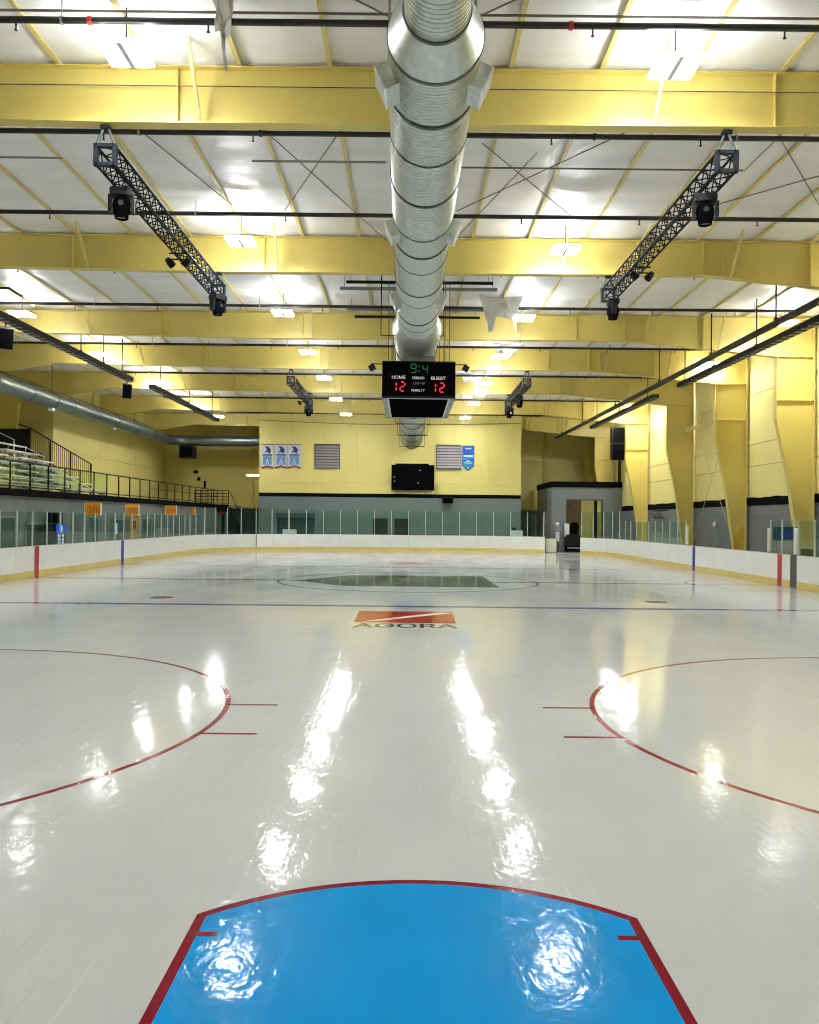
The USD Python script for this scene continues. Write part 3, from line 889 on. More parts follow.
# ------------------------------------------------------------------ black sprinkler pipes across the hall
pipes = [(0, 19.5, 13.0, 2000), (0, 130.5, 0, 2000), (0, 211.5, 0, 2000), (0, 266.5, 0, 741), (0, 303, 0, 805), (130, 343.7, 0, 740), (290, 374, 0, 661), (290, 397, 0, 620), (290, 413, 0, 573)]
ZP = 9.78
for i, (px, py, _, xe) in enumerate(pipes):
    p = PZ(px, py, ZP)
    y = p[1] + (0.5 if i == 7 else 0)
    xa = -19.0 if i < 6 else -15.5
    xb = 13.6 if xe > 1000 else PY(xe, 400, y)[0]
    t = thing('sprinkler_pipe', f'black sprinkler pipe across the hall under the roof, {ordn(i, len(pipes))} from the camera', 'pipe', (0, y, ZP), group='black sprinkler pipes')
    part('pipe_run', MB().tube([(xa, 0, 0), (xb, 0, 0)], 0.052, 10), 'black_pipe', t, smooth=40)
    x = xa + 1.1
    kk = 0
    while x < xb - 0.2:
        if abs(x - DX) > 0.8:
            part('sprinkler_head', MB().lathe([(0, -0.17), (0.03, -0.165), (0.012, -0.13), (0.016, -0.05), (0.016, -0.02)], 8, 'z', (x, 0, 0)), 'black_pipe', t)
        if kk % 2 == 0:
            part('pipe_hanger', MB().tube([(x + 0.7, 0, 0.0), (x + 0.7, 0, ZT + 0.05 - ZP)], 0.01, 6).lathe([(0.055, -0.02), (0.066, -0.02), (0.066, 0.02), (0.055, 0.02)], 10, 'x', (x + 0.7, 0, 0)), 'grey_steel', t)
        x += 2.95; kk += 1
    if i in (0, 1):
        for xx in ((PY(90, 20, y)[0], PY(571, 24, y)[0]) if i == 0 else (-3.0, 3.6)):
            part('coupling', MB().lathe([(0.052, -0.035), (0.068, -0.03), (0.068, 0.03), (0.052, 0.035)], 10, 'x', (xx, 0, 0)), 'red_sign' if i == 0 else 'black_pipe', t)

# short struts over the duct that carry the scoreboard
for i, (y, xl0, xr0, m, w) in enumerate(((27.0, 346, 493, 'black', 0.09), (27.75, 340, 497, 'grey_steel', 0.10), (30.5, 347, 493, 'grey_steel', 0.08), (31.6, 355, 480, 'black', 0.09))):
    zc_ = 9.72
    a, b = PY(xl0, 300, y)[0], PY(xr0, 300, y)[0]
    t = thing('ceiling_strut', ('black strut across the duct, nearest the camera', 'grey strut across the duct just behind the black one', 'grey strut across the duct, third from the camera', 'black strut across the duct, nearest the scoreboard')[i], 'strut', (0, y, zc_))
    part('channel', MB().bar((a, 0, 0), (b, 0, 0), 0.06, w), m, t)
    for x in (a + 0.15, b - 0.15):
        part('hanger', MB().tube([(x, 0, w / 2), (x, 0, ZT + 0.05 - zc_)], 0.012, 6), 'grey_steel', t)

# conduits, wires and brace rods
def rod(name, label, cat, pts, r, mat='rod', n=6):
    return single(name, MB().tube(pts, r, n), mat, label, cat, smooth=40)


p = PZ(0, 10, 9.98)
rod('conduit', 'thin conduit across the roof just beyond the nearest sprinkler pipe', 'conduit', [(-10, p[1], 9.98), (10.5, p[1], 9.98)], 0.02, 'rod')
a, b = PZ(0, 157, 9.9), PZ(62, 158, 9.9)
rod('conduit', 'short grey conduit ending left of the left lighting truss', 'conduit', [(a[0] - 3, a[1], 9.9), b], 0.022, 'grey_steel')
a, b = PZ(252, 161, 9.9), PZ(386, 164, 9.9)
rod('conduit', 'grey conduit between the left truss and the duct', 'conduit', [a, (b[0], a[1], 9.9)], 0.025, 'grey_steel')
a, b = PZ(460, 167.5, 9.9), PZ(742, 171.5, 9.9)
rod('conduit', 'long grey conduit between the duct and the right truss', 'conduit', [a, (b[0], a[1], 9.9)], 0.02, 'rod')
p = PY(0, 84, 14.80)
rod('wire', 'thin wire along the nearest roof beam', 'wire', [(-10.5, 14.8, p[2]), (10.5, 14.8, p[2])], 0.008, 'cable')
names = ['left of the left truss', 'right of the left truss', 'left of the duct, rising rightwards', 'right of the duct, long and shallow', 'just right of the duct, steep', 'right of the duct, low and shallow', 'at the right truss, steep', 'at the right edge, steep', 'at the right edge, shallow', 'top left of the duct', 'top right of the duct']
for (x0, y0, x1, y1), nm in zip([(136, 127, 232, 205), (262, 128, 386, 240), (345, 124, 285, 210), (650, 121, 457, 211), (482, 143, 571, 216), (537, 153, 453, 241), (795, 121, 744, 171), (770, 121, 819, 205), (819, 176, 676, 216), (340, -8, 392, 18), (528, -6, 480, 16)], names):
    rod('brace_rod', f'thin roof brace rod {nm}', 'brace rod', [PZ(x0, y0, 10.04), PZ(x1, y1, 10.04)], 0.013)
pa, pb = PY(120, 418, 60.0), PY(259, 420, 60.0)
for nm, w_ in (('left', ((259, 420), (300, 422), (345, 423.8), (396, 424.6))), ('right', ((428, 424.8), (470, 424.3), (521, 423.5)))):
    rod('wire', f'thin black cable along the top of the banner wall, {nm} of the duct', 'wire', [PY(x, y, YW - 0.06) for x, y in w_], 0.018, 'cable')

# torn insulation
def flap(label, px, py, w, h, y, seed):
    c = PZ(px, py, 10.135)
    n = 9
    U, V = np.meshgrid(np.linspace(-0.5, 0.5, n), np.linspace(0, 1, n))
    z0_ = c[2]
    nz = meshkit.noise(np.stack([U * 4 + seed, V * 4, U * 0 + seed], -1), seed) - 0.5
    n2 = meshkit.noise(np.stack([U * 3, V * 2 + seed, U * 0], -1), seed + 5) - 0.5
    X = c[0] + U * w * (1 - 0.5 * V) + 0.25 * w * n2
    Y = c[1] + nz * 0.5
    Z = z0_ - V * h * (0.6 + 0.9 * (meshkit.noise(np.stack([U * 5 + seed, U * 0, U * 0], -1), seed + 2)))
    v = np.c_[X.ravel(), Y.ravel(), Z.ravel()]
    f = [[a * n + b, a * n + b + 1, (a + 1) * n + b + 1, (a + 1) * n + b] for a in range(n - 1) for b in range(n - 1)]
    m = trimesh.Trimesh(v, np.vstack([np.array(f)[:, [0, 1, 2]], np.array(f)[:, [0, 2, 3]]]), process=False)
    nn = m.vertex_normals * 0.006
    mb = MB().add(v + nn, f).add(v - nn, np.array(f)[:, ::-1])
    single('insulation_flap', mb, 'blanket', label, 'torn insulation', smooth=True)


flap('white torn insulation hanging by the pipe, right of the duct', 503, 296, 1.5, 1.0, 0, 1)
flap('white strip of torn insulation over the nearest pipe, left of the duct', 222, -12, 0.28, 0.9, 0, 2)
flap('torn insulation scrap over the fourth roof beam, right of the duct', 507, 343, 1.3, 0.5, 0, 3)
flap('torn insulation scrap right beside the scoreboard', 472, 371.3, 1.6, 0.6, 0, 4)

# ------------------------------------------------------------------ lighting trusses
def box_truss(name_label, x, z, y0, y1, px_label):
    L = y1 - y0
    h = 0.165
    t = thing('lighting_truss', name_label, 'truss', (x, y0, z))
    for sx in (-1, 1):
        for sz in (-1, 1):
            part('chord', MB().tube([(sx * h, 0, sz * h), (sx * h, L, sz * h)], 0.024, 8), 'truss', t, smooth=40)
    n = int(L / 0.42)
    for k_ in range(n):
        ya, yb = k_ * L / n, (k_ + 1) * L / n
        ym = (ya + yb) / 2
        mb = MB()
        for s in (-1, 1):
            mb.tube([(s * h, ya, -h), (s * h, ym, h)], 0.012, 5).tube([(s * h, ym, h), (s * h, yb, -h)], 0.012, 5)
            mb.tube([(-h, ya, s * h), (h, ym, s * h)], 0.012, 5).tube([(h, ym, s * h), (-h, yb, s * h)], 0.012, 5)
        part('lacing', mb, 'truss', t)
    for y in (0.0, L):
        mb = MB()
        for s in (-1, 1):
            mb.box((s * h - 0.035, y - 0.05, -h - 0.03), (s * h + 0.035, y + 0.05, h + 0.03))
            mb.box((-h, y - 0.05, s * h - 0.03), (h, y + 0.05, s * h + 0.03))
        part('end_frame', mb, 'truss_end', t)
        top = bz(x) - z
        yy = y + (0.0 if y == 0 else -0.0)
        o = part('sling', MB().tube([(-h, yy, h), (0, yy, h + 0.42)], 0.025, 6).tube([(h, yy, h), (0, yy, h + 0.42)], 0.025, 6), 'sling', t)
        part('shackle', MB().tube([(0, yy, h + 0.38), (0, yy, top - 0.03)], 0.03, 6).box((-0.08, yy - 0.07, top - 0.09), (0.08, yy + 0.07, top - 0.035)), 'black', o)
    return t


tl, tr = PY(105, 160, YL[1]), PY(727, 156, YL[1])
ZTR = (tl[2] + tr[2]) / 2
box_truss('black box truss left of the duct in the foreground', tl[0], ZTR, YL[1] + 0.02, YL[2], '')
box_truss('black box truss right of the duct in the foreground', tr[0], ZTR, YL[1] + 0.02, YL[2], '')
ZT2 = ZTR
pl, pr = PY(291, 380, YL[4]), PY(527, 380, YL[4])
box_truss('small distant black truss left of the scoreboard', pl[0], ZT2, YL[4], YL[5], '')
box_truss('small distant black truss right of the scoreboard', pr[0], ZT2, YL[4], YL[5], '')
print('truss', tl, tr, ZTR, pl, pr)

mh0 = None


def moving_head(x, y, z, rz, label):
    """hangs with its clamp at z"""
    global mh0
    if mh0 is not None:
        return dup(mh0, label, (x, y, z), rz)
    t = mh0 = thing('moving_head_light', label, 'stage light', (x, y, z), rz, 'moving head stage lights')
    part('clamp', MB().box((-0.16, -0.04, -0.06), (-0.10, 0.04, 0.02)), 'black', t)
    part('clamp', MB().box((0.10, -0.04, -0.06), (0.16, 0.04, 0.02)), 'black', t)
    b = trimesh.creation.box((0.40, 0.30, 0.15)); 
    part('base', MB().prism([(-0.2, -0.19), (0.2, -0.19), (0.2, -0.09), (0.16, -0.055), (-0.16, -0.055), (-0.2, -0.09)], -0.15, 0.15), 'black', t)
    for s in (-1, 1):
        part('yoke_arm', MB().prism([(-0.07, -0.50), (0.07, -0.50), (0.09, -0.19), (-0.09, -0.19)], s * 0.205 - 0.03, s * 0.205 + 0.03, 'x'), 'black', t)
    hd = part('head', MB().lathe([(0, -0.22), (0.10, -0.215), (0.15, -0.26), (0.165, -0.36), (0.16, -0.46), (0.13, -0.52), (0.125, -0.60), (0.11, -0.61), (0.11, -0.585), (0, -0.585)], 20), 'black_matte', t, smooth=35)
    part('lens', MB().lathe([(0, -0.592), (0.06, -0.590), (0.105, -0.584)], 20), 'lens', hd, smooth=True)
    part('tail_disc', MB().lathe([(0, -0.163), (0.05, -0.163), (0.05, -0.168), (0, -0.168)], 14, 'y', (0, 0, -0.36)), 'lens', hd)
    return t


zc = ZTR - 0.19
moving_head(tl[0] - 0.02, 15.9, zc, 0.2, 'stage light hanging under the near end of the left truss')
moving_head(tl[0] + 0.1, 23.4, zc, 1.0, 'stage light at the far end of the left truss')
moving_head(tr[0] - 0.05, 15.9, zc, -0.2, 'stage light hanging under the near end of the right truss')
moving_head(tr[0] + 0.02, 23.4, zc, 1.5, 'stage light at the far end of the right truss')
moving_head(pl[0], YL[5] - 0.4, zc, 0.4, 'tiny stage light under the distant left truss')
moving_head(pr[0], YL[5] - 0.4, zc, 0.4, 'tiny stage light at the far end of the distant right truss')
moving_head(pr[0], YL[4] + 2.6, zc, 1.2, 'tiny stage light halfway along the distant right truss')


def par_light(x, y, z, label):
    t = thing('spot_lamp', label, 'stage light', (x, y, z), group='small spot lamps on the trusses')
    part('bracket', MB().bar((0, 0, 0), (0, 0, -0.14), 0.03).bar((-0.15, 0, -0.14), (0.15, 0, -0.14), 0.03), 'black', t)
    for s in (-1, 1):
        c = part('can', MB().lathe([(0, 0.10), (0.06, 0.09), (0.085, 0.0), (0.09, -0.12), (0.075, -0.12), (0.07, -0.05), (0, -0.05)], 14).turn(0.7 * s, 'y').at((s * 0.2, 0, -0.2)), 'black', t, smooth=35)
    part('clamp_bar', MB().bar((-0.21, 0, 0.0), (0.21, 0, 0.0), 0.03), 'black', t)
    part('bulb', MB().lathe([(0, -0.06), (0.065, -0.06)], 14).turn(0.7, 'y').at((0.2, 0, -0.2)), 'lens', t)
    return t


par_light(tl[0] - 0.05, 19.9, zc, 'small twin spot lamp halfway along the left truss')
par_light(tr[0] + 0.05, 20.6, zc, 'small twin spot lamp halfway along the right truss')
par_light(pl[0], YL[4] + 4.6, zc, 'small twin spot lamp under the distant left truss')

# ------------------------------------------------------------------ hanging black tracks along both sides
def track(label, p0, p1, w=0.17, h=0.10, hang=(0.1, 0.5, 0.9), slots=True):
    p0, p1 = np.array(p0, float), np.array(p1, float)
    d = p1 - p0; L = np.linalg.norm(d)
    t = thing('hanging_track', label, 'track', p0)
    q = np.array([0, 0, 0]), d
    u = d / L
    part('channel', MB().bar(q[0], q[1], w, h), 'black', t)
    if slots:
        n = int(L / 0.42)
        for k_ in range(n):
            c = u * (k_ + 0.5) * L / n
            part('slot_rib', MB().box(c + (-w / 2 + 0.02, -0.06, -h / 2 - 0.008), c + (w / 2 - 0.02, 0.06, -h / 2 - 0.0005)), 'grey_steel', t)
        part('top_wire', MB().tube([u * 0.3 + (0, 0, 0.16), u * L * 0.5 + (0, 0, 0.11), u * (L - 0.3) + (0, 0, 0.16)], 0.012, 5), 'cable', t)
    for hgt in hang:
        c = u * L * hgt
        o = part('hanger_rod', MB().bar(c + (0, 0, h / 2), (c[0], c[1], ZT + 0.06 - p0[2]), 0.035), 'black', t)
        part('clamp', MB().box(c + (-0.05, -0.06, h / 2), c + (0.05, 0.06, h / 2 + 0.09)), 'black', o)
    return t


zl = 8.5
a = PZ(0, 316, zl); b = PZ(130, 379.5, zl)
track('black slotted track hanging along the left side, nearer length', (a[0], 24.0, zl), (b[0], b[1], zl), 0.30, 0.20, (0.62, 0.78, 0.93))
a, b = PZ(152, 386.5, zl), PZ(217, 420, zl)
track('black slotted track hanging along the left side, farther length', (a[0], a[1], zl), (b[0], b[1], zl), 0.30, 0.20, (0.1, 0.5, 0.9))
zr = 8.35
a, b = PZ(819, 319, zr), PZ(680, 385.5, zr)
track('black slotted track hanging along the right side, nearer length', (a[0] + 0.1, 22.0, zr), (b[0], b[1], zr), 0.30, 0.19, (0.50, 0.75, 0.96))
a, b = PZ(656, 396, zr), PZ(592, 427.5, zr)
track('black slotted track hanging along the right side, farther length', (a[0], a[1], zr), (b[0], b[1], zr), 0.30, 0.19, (0.1, 0.5, 0.9))
a, b = PZ(819, 301, zr + 0.13), PZ(556, 438, zr + 0.13)
a2 = a + (a - b) * 0.15
track('long black rail hanging beside the slotted tracks on the right', a2, b, 0.17, 0.15, (0.19, 0.31, 0.45, 0.62, 0.8, 0.95), False)
a = PZ(0, 288, 9.2); b = PZ(21, 296, 9.2)
rod('ceiling_bar', 'short black bent bar at the left picture edge near the outer lamp', 'bar', [(a[0] - 2, a[1], 9.2), a, PZ(9, 288, 9.2), b], 0.035, 'black')

# loudspeakers
def speaker(label, c, w, h, d, rx=0.0, rz=0.0):
    t = thing('loudspeaker', label, 'loudspeaker', c)
    P = [(-w / 2, -d / 2), (w / 2, -d / 2), (w * 0.36, d / 2), (-w * 0.36, d / 2)]
    part('cabinet', MB().prism(P, 0, h, 'z').turn(rx, 'x').turn(rz, 'z'), 'black', t)
    part('grille', MB().box((-w / 2 + 0.02, -d / 2 - 0.012, 0.03), (w / 2 - 0.02, -d / 2 - 0.001, h - 0.03)).turn(rx, 'x').turn(rz, 'z'), 'black_matte', t)
    part('bracket', MB().bar((0, 0, h * 0.9), (0, 0, h + 0.35), 0.05).turn(rx, 'x').turn(rz, 'z'), 'black', t)
    return t


c = PY(126, 398, 41.0)
s_ = speaker('small black loudspeaker tilted under the left track', (c[0], c[1], c[2]), 0.42, 0.68, 0.4, 0.25, 0.5)
c = PY(4, 348, 31.0)
speaker('black loudspeaker cut by the left picture edge', (c[0], c[1], c[2]), 0.5, 0.75, 0.45, 0.35, 0.6)

# ------------------------------------------------------------------ scoreboard over centre ice
ys0 = 28.0
c0, c1, c2 = PY(382.3, 361, ys0), PY(455.6, 361.6, ys0), PY(382.3, 397.3, ys0)
cx = (c0[0] + c1[0]) / 2
bw, zt, zbot = (c1[0] - c0[0]), c0[2], c2[2]
yb_ = PZ(418, 418.0, zbot)[1]
sb = thing('scoreboard', 'black four-sided scoreboard hanging over centre ice', 'scoreboard', (cx, ys0, zbot))
Ld = yb_ - ys0
H = zt - zbot
part('cabinet', MB().box((-bw / 2, 0, 0.0), (bw / 2, Ld, H)), 'black_matte', sb)
fr = 0.07
part('underside_frame', MB().box((-bw / 2 + 0.16, 0.05, -0.03), (-bw / 2 + 0.22, Ld - 0.1, -0.0005)).box((bw / 2 - 0.22, 0.05, -0.03), (bw / 2 - 0.16, Ld - 0.1, -0.0005)).box((-bw / 2 + 0.22, 0.05, -0.03), (bw / 2 - 0.22, 0.13, -0.0005)).box((-bw / 2 + 0.22, Ld - 0.18, -0.03), (bw / 2 - 0.22, Ld - 0.1, -0.0005)), 'alu', sb, label='pale frame under the scoreboard')
part('front_trim', MB().box((-bw / 2, -0.03, -0.02), (bw / 2, -0.0005, 0.04)).box((-bw / 2, -0.03, H - 0.03), (bw / 2, -0.0005, H)), 'black', sb)
for s in (-1, 1):
    for k_ in range(4):
        ya = 0.15 + k_ * (Ld - 0.4) / 4
        x0_, x1_ = sorted((s * (bw / 2 - 0.15), s * (bw / 2 - 0.005)))
        part('underside_panel', MB().box((x0_, ya, -0.02), (x1_, ya + (Ld - 0.4) / 4 - 0.12, -0.0005)), 'grey_steel', sb)
sx = bw / 73.3                                                           # metres per photo pixel on the face


def on_face(mb, px, py):
    return mb.at(((px - 418.9) * sx, -0.004, H - (py - 361.2) * sx))


part('lettering', on_face(text('HOME', 0.105, width=13.6 * sx), 398.8, 377.3), 'white_print', sb)
part('lettering', on_face(text('GUEST', 0.105, width=14.6 * sx), 438.3, 378.0), 'white_print', sb)
part('lettering', on_face(text('PERIOD', 0.075, width=12.4 * sx), 418.3, 377.8), 'white_print', sb)
part('lettering', on_face(text('1 2 3 4 OT', 0.05, width=12.5 * sx), 419.3, 383.3), 'louver', sb)
part('lettering', on_face(text('PENALTY', 0.075, width=13.4 * sx), 418.3, 390.2), 'white_print', sb)
SEG = {'a': (0, 1, 1, 1), 'b': (1, .5, 1, 1), 'c': (1, 0, 1, .5), 'd': (0, 0, 1, 0), 'e': (0, 0, 0, .5), 'f': (0, .5, 0, 1), 'g': (0, .5, 1, .5)}
DIG = {'1': 'bc', '2': 'abged', '4': 'fgbc', '9': 'abcdfg', '0': 'abcdef'}


def digit(ch, w, h, t_):
    mb = MB()
    for sgm in DIG[ch]:
        a_, b_, c_, d_ = SEG[sgm]
        x0_, z0_, x1_, z1_ = (a_ - .5) * w, (b_ - .5) * h, (c_ - .5) * w, (d_ - .5) * h
        gap = t_ * 0.7
        if z0_ == z1_:
            mb.box((x0_ + gap, -0.006, z0_ - t_ / 2), (x1_ - gap, 0, z0_ + t_ / 2))
        else:
            mb.box((x0_ - t_ / 2, -0.006, z0_ + gap), (x0_ + t_ / 2, 0, z1_ - gap))
    return mb


for chs, xs_, yy, m in ((('1', '2'), (396.0, 402.6), 386.6, 'red_led'), (('1', '2'), (435.2, 442.2), 387.4, 'red_led')):
    for ch, xx in zip(chs, xs_):
        part('digit', on_face(digit(ch, 4.3 * sx, 9.0 * sx, 1.15 * sx), xx - (1.6 if ch == '1' else 0), yy), m, sb)
part('digit', on_face(digit('9', 5.0 * sx, 8.6 * sx, 0.7 * sx), 413.5, 368.3), 'green_led', sb)
part('digit', on_face(digit('4', 4.6 * sx, 8.6 * sx, 0.7 * sx), 425.2, 369.0), 'green_led', sb)
part('digit', on_face(MB().box((-0.02, -0.006, 0.06), (0.02, 0, 0.10)).box((-0.02, -0.006, -0.10), (0.02, 0, -0.06)), 419.2, 368.6), 'green_led', sb, label='green colon')
for x in (-bw / 2 + 0.2, -bw / 2 + 0.35, bw / 2 - 0.35, bw / 2 - 0.2):
    for y in (0.2, Ld - 0.3):
        part('hanging_cable', MB().tube([(x, y, H), (x, y, ZT - zbot)], 0.014, 6), 'cable', sb)
part('hanging_frame', MB().tube([(-bw / 2 - 0.02, -0.9, ZT - zbot), (-bw / 2 - 0.02, -0.9, H + 0.65), (bw / 2 - 0.45, -0.9, H + 0.65), (bw / 2 - 0.45, -0.9, ZT - zbot)], 0.02, 6), 'black', sb)
part('winch_box', MB().box((-0.55, 0.4, H), (0.55, 1.0, H + 0.25)).box((-0.12, 0.3, H + 0.25), (0.12, 0.6, H + 0.45)), 'grey_steel', sb)
for s, px in ((-1, 372), (1, 463.5)):
    xa = s * bw / 2
    o = part('side_lamp_arm', MB().bar((xa, 0.1, H - 0.08), (xa + s * 0.38, 0.1, H - 0.08), 0.03), 'black', sb)
    part('side_lamp', MB().box((-0.1, -0.12, -0.13), (0.1, 0.08, 0.05)).turn(s * 0.5, 'y').at((xa + s * 0.36, 0.1, H - 0.17)), 'black', o)

# ------------------------------------------------------------------ things on the banner wall
def wpt(px, py):
    return PY(px, py, YW)


for i, (px0, px1, lab) in enumerate(((315, 340, 'grey louvred vent left of the hanging duct'), (436.3, 461.3, 'grey louvred vent beside the blue pennant'))):
    a, b = wpt(px0, 444 + i * 0.8), wpt(px1, 468.8 + i * 0.6)
    t = thing('wall_louver', lab, 'vent', ((a[0] + b[0]) / 2, YW, b[2]))
    w2, h2 = (b[0] - a[0]) / 2, a[2] - b[2]
    part('back', MB().box((-w2, -0.02, 0), (w2, -0.001, h2)), 'louver_dark', t)
    part('vent_frame', MB().box((-w2, -0.14, 0), (-w2 + 0.05, -0.02, h2)).box((w2 - 0.05, -0.14, 0), (w2, -0.02, h2)).box((-w2 + .05, -0.14, 0), (w2 - .05, -0.02, 0.05)).box((-w2 + .05, -0.14, h2 - .05), (w2 - .05, -0.02, h2)), 'louver_dark', t)
    n = 8
    for k_ in range(n):
        z = 0.08 + k_ * (h2 - 0.14) / n
        hh = (h2 - 0.14) / n
        part('blade', MB().hexa([(-w2 + .05, -0.13, z), (w2 - .05, -0.13, z), (w2 - .05, -0.115, z), (-w2 + .05, -0.115, z), (-w2 + .05, -0.05, z + hh * .72), (w2 - .05, -0.05, z + hh * .72), (w2 - .05, -0.035, z + hh * .72), (-w2 + .05, -0.035, z + hh * .72)]), 'louver', t)
for i, (x0, x1) in enumerate(((261.8, 273.3), (275.4, 287), (288.3, 300.6))):
    a, b = wpt(x0, 444.4), wpt(x1, 469.0)
    w2, h2 = (b[0] - a[0]) / 2, a[2] - b[2]
    t = thing('wall_banner', ('leftmost', 'middle', 'rightmost')[i] + ' of three pale blue swallow-tailed banners on the yellow wall', 'banner', ((a[0] + b[0]) / 2, YW - 0.03, b[2]), group='three pale banners')
    n1 = h2 * 0.07
    part('cloth', MB().prism([(-w2, n1), (0, n1 * 2.2), (w2, n1), (w2, h2), (-w2, h2)], -0.012, 0), 'ban_white', t)
    part('border', MB().prism([(-w2, 0), (0, n1 * 1.2), (w2, 0), (w2, n1), (0, n1 * 2.2), (-w2, n1)], -0.014, 0), 'ban_red', t, label='red brown hem')
    part('lower_field', MB().prism([(-w2 * .72, n1 * 2.4), (w2 * .72, n1 * 2.4), (w2 * .72, h2 * .52), (-w2 * .72, h2 * .52)], -0.018, -0.0125), 'ban_blue', t, label='light blue field')
    part('chevron', MB().prism([(-w2 * .35, n1 * 2.5), (-w2 * .15, n1 * 2.5), (0, h2 * .36), (w2 * .15, n1 * 2.5), (w2 * .35, n1 * 2.5), (0, h2 * .46)], -0.022, -0.0185), 'ban_white', t)
    part('dark_stripe', MB().box((-w2 * .8, -0.018, h2 * .54), (w2 * .8, -0.0125, h2 * .60)), 'ban_navy', t)
    part('emblem', MB().prism([(-w2 * .55, h2 * .63), (-w2 * .1, h2 * .70), (w2 * .35, h2 * .62), (w2 * .62, h2 * .78), (w2 * .2, h2 * .90), (-w2 * .5, h2 * .93), (-w2 * .1, h2 * .80)], -0.018, -0.0125), 'ban_navy', t, label='dark emblem')
    part('top_rod', MB().bar((-w2 - 0.03, -0.01, h2), (w2 + 0.03, -0.01, h2), 0.05), 'ban_red', t)
a, b = wpt(462.2, 445.6), wpt(474.2, 471.2)
w2, h2 = (b[0] - a[0]) / 2, a[2] - b[2]
t = thing('pennant_banner', 'blue pointed pennant banner right of the louvred vent', 'banner', ((a[0] + b[0]) / 2, YW - 0.03, b[2]))
part('cloth', MB().prism([(0, 0), (w2, h2 * .2), (w2, h2), (-w2, h2), (-w2, h2 * .2)], -0.012, 0), 'pen_blue', t)
part('teal_field', MB().prism([(0, h2 * .06), (w2 * .85, h2 * .22), (w2 * .85, h2 * .38), (-w2 * .85, h2 * .38), (-w2 * .85, h2 * .22)], -0.016, -0.0125), 'pen_teal', t)
part('teal_field', MB().prism([(-w2 * .85, h2 * .42), (w2 * .85, h2 * .52), (w2 * .85, h2 * .62), (-w2 * .85, h2 * .50)], -0.016, -0.0125), 'pen_teal', t)
for z, hh, ww in ((0.555, 0.075, 0.78), (0.86, 0.05, 0.5), (0.37, 0.04, 0.35), (0.30, 0.035, 0.6), (0.10, 0.04, 0.2)):
    part('pale_print', MB().box((-w2 * ww, -0.02, h2 * z), (w2 * ww, -0.0165, h2 * (z + hh))), 'ban_white', t)
a, b = wpt(391.6, 465), wpt(434, 490.3)
t = thing('video_board', 'black unlit screen on the yellow wall below the duct', 'screen', ((a[0] + b[0]) / 2, YW, b[2]))
w2, h2 = (b[0] - a[0]) / 2, a[2] - b[2]
part('cabinet', MB().box((-w2, -0.35, 0), (w2, -0.08, h2)), 'black_matte', t)
part('top_unit', MB().box((-w2 * .82, -0.33, h2), (w2 * .74, -0.10, h2 + 0.1)), 'black_matte', t)
part('wall_mount', MB().box((-w2 * .85, -0.08, 0.3), (w2 * .85, -0.001, h2 - 0.3)), 'black', t)
for (qx, qz) in ((-.86, .5), (-.85, .34), (.32, .78), (.25, .28)):
    part('pilot_light', MB().box((qx * w2 - 0.05, -0.36, qz * h2 - 0.04), (qx * w2 + 0.05, -0.3505, qz * h2 + 0.04)), 'louver', t)
part('lower_trim', MB().box((-w2 * .85, -0.12, -0.18), (w2 * .7, -0.001, -0.1)), 'louver', t)
a, b = wpt(442, 497.5), wpt(453, 503.5)
t = thing('wall_speaker', 'small black box under the black band of the far wall', 'box', ((a[0] + b[0]) / 2, YW, b[2]))
part('case', MB().box((-0.4, -0.3, 0), (0.4, -0.022, a[2] - b[2])), 'black', t)
part('face', MB().box((-0.36, -0.315, 0.04), (0.36, -0.3005, a[2] - b[2] - 0.04)), 'black_matte', t)

# ------------------------------------------------------------------ grey hut with the ice machine's doorway, far right
YH = 62.2
hx0, hx1 = PY(552, 490, YH)[0], XWR - 0.02
hz = PY(590, 481.8, YH)[2]
dx0, dx1, dz = PY(566, 520, YH)[0], PY(603, 520, YH)[0], PY(585, 499.2, YH)[2]
hut = thing('machine_hut', 'grey block house with black coping and tall doorway in the far right corner', 'hut', ((hx0 + hx1) / 2, YH, 0))
fw = Polygon([(hx0, -0.034), (hx1, -0.034), (hx1, hz - 0.42), (hx0, hz - 0.42)]).difference(sbox(dx0, -0.1, dx1, dz))
part('front_wall', MB().prism(fw, YH, YH + 0.2), 'grey_wall', hut, world=True)
part('side_wall', MB().box((hx0, YH + 0.2, -0.034), (hx0 + 0.2, YB - 0.8, hz - 0.42)), 'grey_wall2', hut, world=True)
part('coping', MB().box((hx0 - 0.05, YH - 0.05, hz - 0.42), (hx1, YH + 0.2, hz)).box((hx0 - 0.05, YH + 0.2, hz - 0.42), (hx0 + 0.2, YB - 0.8, hz)), 'black_wall', hut, world=True)
part('door_jamb', MB().box((dx0, YH - 0.02, -0.034), (dx0 + 0.08, YH + 0.22, dz)).box((dx1 - 0.08, YH - 0.02, -0.034), (dx1, YH + 0.22, dz)).box((dx0 + .08, YH - 0.02, dz - 0.1), (dx1 - .08, YH + 0.22, dz)), 'band_steel', hut, world=True)
xm = dx0 + (dx1 - dx0) * 0.53
part('brown_curtain', MB().box((dx0 + 0.08, YH + 2.1, 0.0), (xm + 0.1, YH + 2.16, dz + 0.3)), 'brown', hut, world=True, label='brown hanging door in the opening')
part('inner_post', MB().box((xm + 0.75, YH + 0.5, -0.034), (xm + 0.95, YH + 0.7, hz - 0.5)), 'black', hut, world=True)
part('inner_wall', MB().box((xm + 0.1, YH + 2.2, -0.034), (dx1 + 1.0, YH + 2.3, hz - 0.45)), 'yellow_wall', hut, world=True, label='yellow wall inside')
